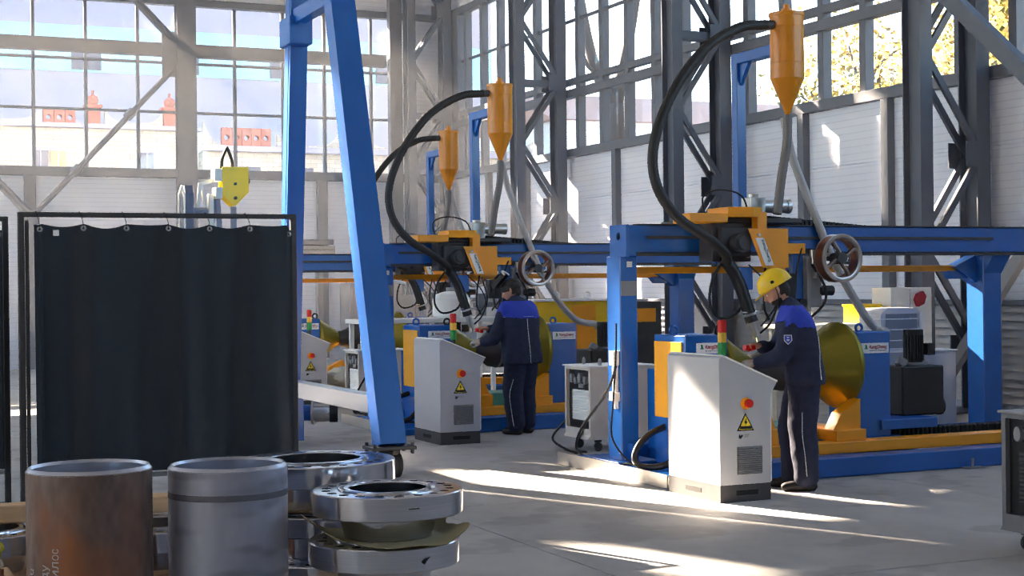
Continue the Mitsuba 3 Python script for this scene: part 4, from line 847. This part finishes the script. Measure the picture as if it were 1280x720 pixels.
# ------------------------------------------------------------------ people
def hull_of(sph, n=20):
    return m3.Manifold.batch_hull([m3.Manifold.sphere(r, n).translate(tuple(map(float, p))) for p, r in sph])
def chain(*s): return [hull_of([s[i], s[i + 1]]) for i in range(len(s) - 1)]
def union(ms): return m3.Manifold.batch_boolean(ms, m3.OpType.Add)
def smooth_mesh(m, edge=.02, it=10):
    q = m.refine_to_length(edge).to_mesh(); t = trimesh.Trimesh(q.vert_properties[:, :3], q.tri_verts)
    t.merge_vertices(); trimesh.smoothing.filter_taubin(t, .5, -.53, it); return t
def man(t): return m3.Manifold(m3.Mesh(np.asarray(t.vertices, np.float32), np.asarray(t.faces, np.uint32)))
def lerp(a, b, t): return tuple(np.array(a) * (1 - t) + np.array(b) * t)
def head_mesh():
    t = trimesh.creation.icosphere(5, 1.0); v = t.vertices.copy(); x, y, z = v.T
    o = v * [.098, .076, .118]
    jaw = np.clip(-z, 0, 1)
    o[:, 1] *= 1 - .30 * jaw ** 1.5; o[:, 0] += .012 * jaw * (x > 0) * x
    back = np.clip(-x, 0, 1); o[:, 0] -= .008 * back * np.clip(z + .3, 0, 1)
    o[:, 0] += np.where((x < 0) & (z < -.4), .035 * np.clip(-z - .4, 0, 1), 0)
    gz = lambda c, s: np.exp(-((z - c) / s) ** 2); gy = lambda s: np.exp(-(y / s) ** 2); front = np.clip(x, 0, 1)
    o[:, 0] += front * .030 * gz(-.22, .15) * gy(.17) + front * .014 * gz(.02, .14) * gy(.11)        # nose
    o[:, 0] += front * .007 * gz(.20, .10) * gy(.7)                                                   # brow
    o[:, 0] -= front * .011 * gz(.03, .10) * (np.exp(-((np.abs(y) - .38) / .15) ** 2))                # eye sockets
    o[:, 0] += front * .008 * gz(-.52, .07) * gy(.26) - front * .005 * gz(-.60, .03) * gy(.25)        # lips
    o[:, 0] += front * .006 * gz(-.66, .05) * gy(.22) + front * .014 * gz(-.88, .14) * gy(.35)        # lower lip, chin
    t.vertices = o; ms = man(t)
    for s in (-1, 1):                                                                                  # ears
        e = hull_of([((-.006, s * .076, .022), .011), ((-.016, s * .084, .026), .010), ((-.004, s * .076, -.022), .009), ((-.014, s * .081, .0), .010)], 12)
        ms = ms + e
    return ms
def rot_y(a): return trimesh.transformations.rotation_matrix(a, [0, 1, 0])[:3, :3]
def hand_parts(wrist, d, palm_n, side, curl=.9, r=.0095):
    """d: direction of the fingers, palm_n: normal out of the palm, side: +1 when the thumb lies towards d x palm_n"""
    d = np.array(d, float); d /= np.linalg.norm(d); n = np.array(palm_n, float); n -= d * (n @ d); n /= np.linalg.norm(n); a = np.cross(d, n) * side
    w = np.array(wrist, float); out = []
    k = [w + d * .085 + a * (.031 - .021 * i) for i in range(4)]
    out.append(hull_of([(w, .026), (w + d * .03 + a * .025, .017), (w + d * .03 - a * .025, .016), (k[0], .0135), (k[3], .0125)], 14))
    for i, ln in enumerate((.072, .080, .074, .058)):
        p = k[i]; ang = .25; c = [(p, r + .001)]
        for sgl, cu in ((.45, curl), (.3, curl * 1.1), (.25, curl * .8)):
            q = p + (d * math.cos(ang) + n * math.sin(ang)) * ln * sgl; c.append((q, r * (.96 if sgl > .3 else .88))); p = q; ang += cu
        out += chain(*c)
    t0 = w + d * .028 + a * .026; t1 = t0 + d * .026 + a * .026 + n * .012; t2 = t1 + d * .026 + n * .018 + a * .004; t3 = t2 + d * .018 + n * .014 - a * .008
    out += chain((t0, .014), (t1, .0115), (t2, .0105), (t3, .009))
    return out
def patch(mesh, mask, off):
    f = mesh.faces[mask]; ids, inv = np.unique(f, return_inverse=True); v = mesh.vertices[ids]; n = mesh.vertex_normals[ids]; f = inv.reshape(-1, 3)
    return trimesh.Trimesh(np.vstack([v + n * off, v + n * .001]), np.vstack([f, f[:, ::-1] + len(v)]), process=False)
def wrinkle(t, amp, fr, seed, zs=1.6):
    v = t.vertices; n = meshkit.fbm(v * [fr, fr, fr * zs] + 50, 3, seed) - .5
    t.vertices = v + t.vertex_normals * (n * 2 * amp)[:, None]; return t

def person(label, ox, oy, yaw, pose):
    key = thing('person', label, 'person')
    M = trimesh.transformations.rotation_matrix(yaw, [0, 0, 1]); M[:3, 3] = [ox, oy, 0]
    def add(base, t, m, parent=None, smooth=40, label=None):
        t = t.copy() if isinstance(t, trimesh.Trimesh) else trimesh.Trimesh(*(lambda q: (q.vert_properties[:, :3], q.tri_verts))(t.to_mesh()), process=False)
        t.apply_transform(M); k = put(base, t, m, parent or key, smooth)
        if label: lab(k, label)
        return k
    J = pose
    hL, hR, kL, kR, aL, aR = J['hipL'], J['hipR'], J['kneeL'], J['kneeR'], J['ankL'], J['ankR']
    sL, sR, eL, eR, wL, wR = J['shL'], J['shR'], J['elL'], J['elR'], J['wrL'], J['wrR']
    pel, wai, che, nek, hd = J['pelvis'], J['waist'], J['chest'], J['neck'], J['head']
    def two(c, dy, r): return [((c[0], c[1] - dy, c[2]), r), ((c[0], c[1] + dy, c[2]), r)]
    # body: one continuous figure
    tors = [hull_of(two(pel, .075, .105) + two(wai, .065, .10)), hull_of(two(wai, .065, .10) + two(che, .085, .105)), hull_of(two(che, .085, .105) + [(sL, .05), (sR, .05), (nek, .055)])]
    limbs = chain((hL, .088), (kL, .056), (aL, .042)) + chain((hR, .088), (kR, .056), (aR, .042))
    for a in (aL, aR): limbs.append(hull_of([((a[0], a[1], .05), .04), ((a[0] + .16, a[1], .035), .03)]))
    arms = chain((sL, .052), (eL, .042), (wL, .029)) + chain((sR, .052), (eR, .042), (wR, .029))
    neck = [hull_of([(nek, .056), (J['headbase'], .052)])]
    body = man(smooth_mesh(union(tors + limbs + arms + neck), .025, 6))
    hrot = trimesh.transformations.rotation_matrix(J.get('hyaw', 0), [0, 0, 1])[:3, :3] @ rot_y(J['pitch']); hm = head_mesh()
    T4 = np.eye(4); T4[:3, :3] = hrot; T4[:3, 3] = hd
    H = lambda m_: m_.transform(T4[:3].tolist()) if hasattr(m_, 'to_mesh') else m_.copy().apply_transform(T4)
    hands = union(hand_parts(wL, J['hdL'], J['hnL'], J.get('tsL', 1), J.get('cuL', .8)) ) + union(hand_parts(wR, J['hdR'], J['hnR'], J.get('tsR', 1), .95))
    add('body', body + H(hm) + hands, 'm_skin', smooth=50)
    # eyes, hair
    for s in (-1, 1):
        e = trimesh.creation.icosphere(2, .0095); e.apply_translation([.0835, s * .029, .004]); add('eye', H(e), 'm_paper', smooth=True)
        e = trimesh.creation.icosphere(2, .0050); e.apply_translation([.0895, s * .029, .003]); add('iris', H(e), 'm_hair', smooth=True)
    hq = hm.to_mesh(); ht = trimesh.Trimesh(hq.vert_properties[:, :3], hq.tri_verts); c = ht.triangles_center
    mask = ((c[:, 0] < -.012) & (c[:, 2] > -.045) & (abs(c[:, 1]) < .0745)) | (c[:, 2] > .075) | ((c[:, 0] < -.045) & (c[:, 2] > -.075))
    add('hair', H(patch(ht, mask, .006)), 'm_hair', smooth=40)
    if J.get('beard'):
        mask = (c[:, 2] < -.058) & (c[:, 0] > .0) & ~((abs(c[:, 1]) < .02) & (c[:, 2] > -.07)) & (abs(c[:, 1]) < .085)
        add('beard', H(patch(ht, mask, .003)), 'm_hair', smooth=40)
    # trousers, jacket
    hem = J['hem']
    tr = [hull_of(two((pel[0], pel[1], pel[2] + .02), .08, .13) + [(hL, .118), (hR, .118)])]
    for h, k, a in ((hL, kL, aL), (hR, kR, aR)):
        tr += chain((h, .130), (lerp(h, k, .55), .124), (k, .114), (lerp(k, a, .6), .106), ((a[0] + .005, a[1], .125), .100))
        tr.append(hull_of([((a[0] + .0, a[1], .125), .100), ((a[0] + .015, a[1], .10), .09)]))
    tr = union(tr) - m3.Manifold.cube((2, 2, .06)).translate((-1, -1, 0.0 - .02))
    tt = wrinkle(smooth_mesh(tr, .018, 8), .011, 11, 3, .9); tk_ = add('trousers', tt, 'm_navy', label='dark navy work trousers')
    jk = [hull_of(two((pel[0] - .01, 0, hem + .03), .10, .158) + two(wai, .09, .155)), hull_of(two(wai, .09, .155) + two(che, .11, .160)), hull_of(two(che, .11, .160) + [(sL, .09), (sR, .09), (nek, .085)])]
    for s_, e_, w_ in ((sL, eL, wL), (sR, eR, wR)):
        w2 = lerp(e_, w_, .93); jk += chain((s_, .092), (lerp(s_, e_, .5), .082), (e_, .074), (w2, .052))
    jk.append(hull_of([(nek, .078), (lerp(nek, J['headbase'], .55), .066)]))
    jk = union(jk) - m3.Manifold.cube((2, 2, 1)).translate((-1, -1, hem - 1 + 0.0))
    jt = wrinkle(smooth_mesh(jk, .018, 8), .008, 10, 5, 1.3); jkk = add('jacket', jt, 'm_navy', label='dark navy work jacket')
    c = jt.triangles_center
    yz = J['yoke']
    mask = (c[:, 2] > yz + .10 * np.clip(np.abs(c[:, 1]) - .12, 0, 1) + .05 * (c[:, 0] > .12)) & (np.abs(c[:, 1]) < .285) & (c[:, 2] < nek[2] + .025)
    add('yoke', patch(jt, mask, .005), 'm_royal', jkk, 40, 'royal blue shoulder yoke')
    from scipy.spatial import cKDTree
    kd = cKDTree(jt.vertices)
    def on(p, kd=kd, t=jt): i = kd.query(p)[1]; return t.vertices[i] + t.vertex_normals[i] * .003
    add('piping', tube([on(p) for p in J['pipe']], .0045, 6, 4), 'm_piping', jkk, True, 'pale reflective piping on the jacket')
    add('yoke_seam', tube([on(p) for p in J['seam']], .003, 6, 3), 'm_piping', jkk, True)
    kt = cKDTree(tt.vertices)
    ont = lambda p: tt.vertices[kt.query(p)[1]] + tt.vertex_normals[kt.query(p)[1]] * .003
    add('piping', tube([ont(p) for p in J['tpipe']], .0042, 6, 4), 'm_piping', tk_, True, 'pale reflective piping on the trouser leg')
    if J.get('badge'):
        bp = np.array(J['badge']); i = kd.query(bp)[1]; p = jt.vertices[i]; n = jt.vertex_normals[i]
        Mb, _ = frame_to(p + n * .002, p + n * 1.0, (0, 0, 1))
        b = trimesh.creation.extrude_polygon(Polygon([(-.03, .035), (.03, .035), (.032, -.01), (.0, -.045), (-.032, -.01)]), .004, engine='earcut'); b.apply_transform(Mb); add('badge', b, 'm_royal', jkk, False, 'blue shield badge on the sleeve')
        b = trimesh.creation.extrude_polygon(Polygon([(-.03, .035), (.03, .035), (.032, -.01), (.0, -.045), (-.032, -.01)]).difference(Polygon([(-.024, .029), (.024, .029), (.026, -.008), (.0, -.036), (-.026, -.008)])), .006, engine='earcut'); b.apply_transform(Mb); add('badge_border', b, 'm_piping', jkk, False)
        b = cat([trimesh.creation.extrude_polygon(Polygon([(-.014, .02), (.014, .02), (.0, .008)]), .006, engine='earcut'), trimesh.creation.extrude_polygon(Polygon([(-.012, .0), (.012, .0), (.01, -.014), (-.01, -.014)]), .006, engine='earcut')]); b.apply_transform(Mb); add('badge_mark', b, 'm_piping', jkk, False)
    for a in (aL, aR):
        b = union([hull_of([((a[0] - .04, a[1], .045), .044), ((a[0] + .05, a[1], .05), .046), ((a[0] + .17, a[1] + (.01 if a[1] > 0 else -.01), .035), .036)]), hull_of([((a[0], a[1], .05), .05), ((a[0], a[1], .13), .05)])]) - m3.Manifold.cube((2, 2, 1)).translate((-1, -1, -.999))
        add('boot', smooth_mesh(b, .015, 4), 'm_boot', smooth=50)
    add('glove', union(hand_parts(wL, J['hdL'], J['hnL'], J.get('tsL', 1), J.get('cuL', .8), .0115) + chain((lerp(eL, wL, .85), .038), (wL, .033))), 'm_glove', smooth=50, label='grey work glove')
    # red torch grip in the other hand
    wv = np.array(wR); d = np.array(J['hdR'], float); d /= np.linalg.norm(d); n = np.array(J['hnR'], float); n -= d * (n @ d); n /= np.linalg.norm(n); a = np.cross(d, n)
    ctr = wv + d * .095 + n * .030
    g_ = cat([bar(ctr - a * .05, ctr + a * .05, .035, .035), bar(ctr + d * .0, ctr + d * .055, .05, .04)]); add('grip', g_, 'm_red', smooth=False, label='red torch grip')
    if J['gear'] == 'helmet':
        ic = trimesh.creation.icosphere(4, 1.0); v = ic.vertices; v = v[:, :] * [.142, .116, .130]
        v[:, 2] = np.where(v[:, 2] < 0, v[:, 2] * .12, v[:, 2]); r_ = np.exp(-(v[:, 1] / .018) ** 2) * (v[:, 2] > .02) * .008; v[:, 2] += r_
        ic.vertices = v + [-.008, 0, .042]
        brim = []
        a_ = np.linspace(0, 2 * math.pi, 49)[:-1]
        fr_ = np.clip(np.cos(a_), 0, 1) ** 2
        pts = [((.146 + .05 * f) * math.cos(t), .120 * math.sin(t)) for t, f in zip(a_, fr_)]
        bm_ = trimesh.creation.extrude_polygon(Polygon(pts), .006, engine='earcut'); bm_.vertices[:, 2] -= np.clip(bm_.vertices[:, 0] - .10, 0, 1) * .25; bm_.apply_translation([-.008, 0, .034])
        hk = add('hard_hat', H(cat([ic, bm_])), 'm_yellow', smooth=40, label='yellow hard hat')
        v_ = trimesh.creation.extrude_polygon(Polygon([(0, -.012), (.022, -.008), (.026, .006), (.012, .016), (-.004, .008)]), .006, engine='earcut')
        v_.apply_transform(np.array([[1, 0, 0, -.01], [0, 0, 1, .108], [0, 1, 0, .075], [0, 0, 0, 1.0]])); add('vent_cap', H(v_), 'm_black', hk, False)
        add('chin_strap', H(tube([(-.005, .083, .03), (.006, .082, -.03), (.03, .068, -.085), (.05, .035, -.118), (.055, 0, -.122), (.05, -.035, -.118), (.03, -.068, -.085), (.006, -.082, -.03), (-.005, -.083, .03)], .0055, 8)), 'm_black', hk, True)
    else:
        ic = trimesh.creation.icosphere(4, 1.0); v = ic.vertices * [.112, .090, .110]; v[:, 2] = np.where(v[:, 2] < 0, v[:, 2] * .45, v[:, 2]); ic.vertices = v + [-.012, 0, .03]
        hk = add('welding_cap', H(wrinkle(ic, .006, 12, 4)), 'm_hair', smooth=True, label='dark cloth cap')
        a_ = np.linspace(-1.25, 1.25, 25); sh = []
        rows = []
        for t in np.linspace(0, 1, 9):
            rr = .115 - .012 * t; zz = .0 + .20 * (t - .5)
            rows.append(np.stack([rr * np.cos(a_) * (1 - .10 * (2 * t - 1) ** 2) + .0, rr * np.sin(a_), np.full(25, zz)], 1))
        V = np.vstack(rows); f = []
        for j in range(8):
            for i in range(24): q = j * 25 + i; f += [[q, q + 1, q + 26], [q, q + 26, q + 25]]
        f = np.array(f); V2 = V * [.95, .95, 1]
        sm = trimesh.Trimesh(np.vstack([V, V2]), np.vstack([f, f[:, ::-1] + len(V)]), process=False)
        R2 = np.eye(4); R2[:3, :3] = rot_y(-1.05); R2[:3, 3] = [.055, 0, .105]; sm.apply_transform(R2)
        mk = add('welding_mask', H(sm), 'm_black', smooth=40, label='black welding mask pushed up')
        w_ = box(.108, .118, -.05, .05, -.02, .05); w_.apply_transform(R2); add('mask_window', H(w_), 'm_dark', mk, False)
        tp = tube([(.10 * math.cos(t), .105 * math.sin(t), .10) for t in np.linspace(-1.2, 1.2, 12)], .012, 8); tp.apply_transform(R2); add('mask_edge', H(tp), 'm_chrome', mk, True)
        hb_ = lathe([(.105, 0), (.11, 0), (.11, .03), (.105, .03), (.105, 0)], (-.008, 0, .035), (-.008, 0, 1), 32); hb_.apply_scale([1.02, .86, 1]); add('head_band', H(hb_), 'm_black', mk)
    return key
yaw1 = math.atan2(.55, -.83)
person('person in yellow hard hat and dark blue workwear bending over the front gantry', 7.01, 10.03, yaw1, dict(
    pelvis=(-.02, 0, .93), waist=(.00, 0, 1.08), chest=(.045, 0, 1.26), neck=(.075, 0, 1.43), headbase=(.125, 0, 1.50), head=(.185, 0, 1.575), pitch=.50,
    hipL=(-.02, .095, .90), hipR=(-.02, -.095, .90), kneeL=(.00, .11, .49), kneeR=(.08, -.11, .49), ankL=(-.03, .11, .09), ankR=(.06, -.12, .09),
    shL=(.045, .185, 1.36), shR=(.06, -.185, 1.36), elL=(.16, .27, 1.06), elR=(.20, -.27, 1.08), wrL=(.35, .17, 1.01), wrR=(.32, -.08, 1.13),
    hdL=(.9, -.2, -.05), hnL=(.1, -.5, -.8), tsL=1, hdR=(.75, .5, .15), hnR=(.3, .4, -.75), tsR=-1, hem=.83, yoke=1.275, beard=True, gear='helmet',
    pipe=[(-.12, .13, 1.30), (-.13, .14, 1.2), (-.12, .15, 1.1), (-.10, .16, 1.0), (-.12, .17, .88)], seam=[(.0, .27, 1.30), (-.06, .2, 1.31), (-.12, .12, 1.31), (-.14, 0, 1.31), (-.1, -.12, 1.31)],
    tpipe=[(.02, .26, .62), (.01, .26, .45), (-.01, .26, .3), (-.03, .26, .12)], badge=(.09, .38, 1.22)))
yaw2 = math.atan2(.93, -.37)
person('person in dark blue workwear with raised welding mask at the second gantry', 6.98, 15.32, yaw2, dict(
    pelvis=(-.02, 0, .94), waist=(.00, 0, 1.09), chest=(.03, 0, 1.28), neck=(.055, 0, 1.45), headbase=(.09, 0, 1.52), head=(.13, 0, 1.585), pitch=.35,
    hipL=(-.02, .095, .91), hipR=(-.02, -.095, .91), kneeL=(.03, .10, .49), kneeR=(.04, -.11, .49), ankL=(-.02, .10, .09), ankR=(.02, -.12, .09),
    shL=(.03, .19, 1.38), shR=(.05, -.19, 1.38), elL=(.12, .29, 1.06), elR=(.26, -.12, 1.12), wrL=(.24, .35, 1.02), wrR=(.30, .20, 1.17), hyaw=.55,
    hdL=(.8, .5, .15), hnL=(.1, -.5, -.8), tsL=1, hdR=(.35, .93, .12), hnR=(.3, .4, -.75), tsR=-1, hem=.78, yoke=1.285, gear='mask',
    pipe=[(-.16, .03, 1.28), (-.17, .03, 1.18), (-.16, .03, 1.05), (-.17, .03, .92), (-.17, .03, .80)], seam=[(.0, .27, 1.30), (-.08, .18, 1.31), (-.14, .05, 1.31), (-.15, -.08, 1.31), (-.1, -.18, 1.31)],
    tpipe=[(-.06, .19, .62), (-.02, .2, .45), (-.04, .2, .3), (-.06, .18, .1)]))

# ------------------------------------------------------------------ outside: yard, houses, trees
tag(put('yard', box(-150, XL - .4, -60, 260, -.4, -.1), 'm_ground'), 'pale yard outside the windows', 'ground', None, 'structure')
for b in (box(XW + .4, 200, -60, 260, -.4, -.1), box(XL - .4, XW + .4, YF + .4, 260, -.4, -.1), box(XL - .4, XW + .4, -60, YB - .4, -.4, -.1)): tag(put('yard', b, 'm_ground'), 'pale yard outside the windows', 'ground', None, 'structure')
h1 = thing('brick_house', 'pale brick house with a curved parapet seen through the far window left of the column', 'building')
y = 60.0
put('wall', box(-12, 13.4, y, y + 9, -.1, 7.95), 'm_palebrick', h1); put('cornice', cbox(-12.1, 13.5, y - .2, y + .2, 7.95, 8.12), 'm_facade', h1)
def swoop(x0, x1, z0, lo, hi):
    pts = [(x0, z0)] + [(x0 + (x1 - x0) * t, lo + (hi - lo) * (2 * t - 1) ** 4) for t in np.linspace(0, 1, 17)] + [(x1, z0)]
    return prism(pts, y - .1, y + .2)
for a, b in ((.2, 2.9), (4.6, 7.4), (9.8, 12.0)): put('parapet', swoop(a, b, 8.05, 8.2, 8.62), 'm_palebrick', h1)
for x in (3.2, 9.35, 12.3): put('pinnacle', cat([cbox(x - .26, x + .26, y - .15, y + .3, 8.1, 8.75), cbox(x - .33, x + .33, y - .2, y + .35, 8.75, 8.86), trimesh.creation.icosphere(2, .22).apply_translation([x, y + .05, 9.04]), cyl((x, y + .05, 9.2), (x, y + .05, 9.42), .05, 8)]), 'm_redbrick', h1)
for x0 in (3.75, 7.5, 7.9, 8.3): put('balustrade', prism(Polygon([(x0, 8.1), (x0 + .38, 8.1), (x0 + .38, 8.62), (x0, 8.62)]).difference(Polygon(circle(x0 + .19, 8.34, .1, 12))), y - .1, y + .2), 'm_redbrick', h1)
for x, m_ in ((3.9, 'm_darkglass'), (7.1, 'm_darkglass'), (7.75, 'm_wood'), (11.1, 'm_darkglass')):
    w = put('window', box(x, x + .55, y - .05, y, 5.3, 7.05), m_, h1); put('frame', cat([box(x - .06, x + .61, y - .08, y - .0, 7.05, 7.13), box(x + .26, x + .30, y - .08, y - .05, 5.3, 7.05)]), 'm_facade', w)
tag(put('overhead_wire', tube([(-8, 57, 5.7), (6, 57, 5.9), (20, 57, 5.8)], .03, 6), 'm_dark'), 'thin dark wire hanging in front of the pale brick house', 'wire')
h2 = thing('brick_house', 'pale rendered house with red brick balustrade seen through the far window right of the column', 'building')
put('wall', box(13.6, 36, y, y + 9, -.1, 7.2), 'm_palebrick', h2); put('cornice', cbox(13.55, 36, y - .25, y + .2, 7.2, 7.42), 'm_facade', h2)
put('parapet', prism([(13.6, 7.4)] + [(13.6 + .9 * t, 7.45 + .9 * (1 - t) ** 3) for t in np.linspace(0, 1, 9)] + [(14.5, 7.4)], y - .1, y + .2), 'm_palebrick', h2)
for k in range(5): put('balustrade', prism(Polygon([(14.35 + .40 * k, 7.42), (14.73 + .40 * k, 7.42), (14.73 + .40 * k, 8.15), (14.35 + .40 * k, 8.15)]).difference(Polygon(circle(14.54 + .40 * k, 7.76, .11, 12))), y - .1, y + .2), 'm_redbrick', h2)
for a, b in ((16.6, 19.2), (20.4, 23), (23.4, 28)): put('parapet', swoop(a, b, 7.35, 7.5, 7.95), 'm_palebrick', h2)
for x in (15, 17.2, 19.4, 21.6, 23.8, 25.9): put('window', box(x, x + .9, y - .05, y, 4.6, 6.6), 'm_darkglass', h2)
h3 = thing('tower_block', 'tall pale grey block with pale blue window bands behind the brick houses', 'building')
y3 = 108.0
put('wall', box(-75, 47, y3, y3 + 14, -.1, 53), 'm_facade', h3)
for z0, z1 in ((16.9, 20.1), (25.5, 28.7), (34, 37.2)): put('window_band', box(-75, 47, y3 - .1, y3, z0, z1), 'm_ribbon', h3)
for x in (7.2, 15.4, 22.2, 29.4, 37.5): put('window', box(x, x + 2.0, y3 - .2, y3 - .1, 17.05, 18.7), 'm_darkglass', h3)
put('low_band', box(-10, 8.6, y3 - .1, y3, 15.2, 16.0), 'm_ribbon', h3)
h4 = thing('low_building', 'white building with a brownish roof seen through the side window', 'building')
put('wall', box(38, 75, 78, 92, -.1, 11.2), 'm_white', h4)
put('roof', prism([(77.5, 11.2), (92.5, 11.2), (85, 13.6)], 37.5, 75.5, 'x'), 'm_roofing', h4)
for x in (41, 46, 51): put('window', box(x, x + 1.6, 77.9, 78, 6.5, 9), 'm_darkglass', h4)

def tree(x, y, h, r, n_, label, cols, seed, trunk=.18, zlo=.25, group=None):
    R = np.random.default_rng(seed); t = thing('tree', label, 'tree', group); n = int(n_ * 2.6)
    segs = [tube([(x, y, -.12), (x + R.normal() * .15, y + R.normal() * .15, h * .3), (x + R.normal() * .3, y + R.normal() * .3, h * .85)], np.linspace(trunk, trunk * .3, 17), 8)]
    cents = []
    for k in range(9):
        z = h * (.25 + .07 * k); a = R.uniform(0, 6.28); d = r * R.uniform(.5, .95); e = np.array([x + d * math.cos(a), y + d * math.sin(a), z + h * R.uniform(.08, .2)])
        segs.append(tube([(x, y, z), tuple((np.array([x, y, z]) + e) / 2 + [0, 0, .15]), tuple(e)], np.linspace(trunk * .38, .02, 17), 6)); cents.append(e)
    lab(put('trunk', cat(segs), 'm_bark', t, True), 'grey brown trunk and branches')
    for k in range(26):
        u = R.normal(size=3); u /= np.linalg.norm(u); cents.append(np.array([x, y, h * (zlo + 1) / 2]) + u * [r, r, h * (1 - zlo) / 2] * R.uniform(.3, 1))
    C = np.array(cents)[R.integers(0, len(cents), n)]; p = C + R.normal(size=(n, 3)) * r * .28; p[:, 2] = np.maximum(p[:, 2], .1)
    a = R.normal(size=(n, 3)); a /= np.linalg.norm(a, axis=1, keepdims=True); b = np.cross(a, R.normal(size=(n, 3))); b /= np.linalg.norm(b, axis=1, keepdims=True)
    s = R.uniform(.05, .10, (n, 1)); a, b = a * s, b * s * .7
    V = np.stack([p - a, p + b, p + a, p - b], 1).reshape(-1, 3); i = np.arange(n) * 4
    Fc = np.vstack([np.stack([i, i + 1, i + 2], 1), np.stack([i, i + 2, i + 3], 1)])
    cl = np.array(cols)[R.integers(0, len(cols), n)] * R.uniform(.8, 1.15, (n, 1)); cl = np.repeat(np.clip(cl, 0, 1), 4, 0)
    k = put('foliage', trimesh.Trimesh(V, Fc, process=False), 'm_leaf', t, color=cl); labels[k] = {'label': 'autumn leaves', 'kind': 'stuff'}
YE, YG, GR, OL = L(172, 150, 84), L(146, 138, 84), L(92, 98, 62), L(124, 112, 78)
gpn = 'yellow autumn trees outside the side windows'
for i, (x, y_, h, r, n) in enumerate([(22, 20.5, 9.5, 2.7, 9000), (27, 27.5, 10, 3.0, 9000), (20.5, 14.5, 9, 2.6, 9000), (28.5, 20, 11, 3.2, 10000), (34, 33, 11.5, 3.8, 9000), (25, 11, 9.5, 2.8, 7000), (36, 25.5, 12, 3.8, 9000), (25.5, 33.5, 8.5, 2.2, 2600), (21.5, 26.0, 6.2, 2.0, 3500)]):
    tree(x, y_, h, r, n, 'autumn tree with yellow and green leaves outside the side windows', [YE, YE, YG, GR, OL] if i % 2 == 0 else [YE, YG, YG, OL, YE], 20 + i, group=gpn)
tr_ = thing('bare_tree', 'bare grey forked tree trunk outside the side window behind the middle column', 'tree')
bx_, by_ = 18.0, 33.6
put('trunk', cat([tube([(bx_, by_, -.1), (bx_ + .05, by_, 3), (bx_ - .02, by_, 6.2)], np.linspace(.30, .22, 17), 12), tube([(bx_ - .02, by_, 6.1), (bx_ - .5, by_ + .3, 7.4), (bx_ - .9, by_ + .5, 10)], np.linspace(.19, .09, 17), 10), tube([(bx_ - .02, by_, 6.1), (bx_ + .25, by_ - .2, 7.6), (bx_ + .7, by_ - .3, 10)], np.linspace(.19, .08, 17), 10), tube([(bx_ - .3, by_ + .2, 6.9), (bx_ - .75, by_ + .2, 7.3), (bx_ - 1.0, by_ + .2, 8.6)], np.linspace(.07, .03, 17), 8)]), 'm_bark', tr_, True)

# ------------------------------------------------------------------ dusty air in the sunlit far half of the hall
if HAZE:
    scene['haze_air'] = {'type': 'homogeneous', 'albedo': rgb([.98, .98, .98]), 'sigma_t': HAZE, 'phase': {'type': 'hg', 'g': 0.25}}
    k = put('haze', box(XL + .3, 13.05, 23.6, YF - .6, .02, 12), None); scene[k]['bsdf'] = {'type': 'null'}; scene[k]['interior'] = {'type': 'ref', 'id': 'haze_air'}
    tag(k, 'thin dusty haze in the far half of the hall', 'haze', None, 'stuff')
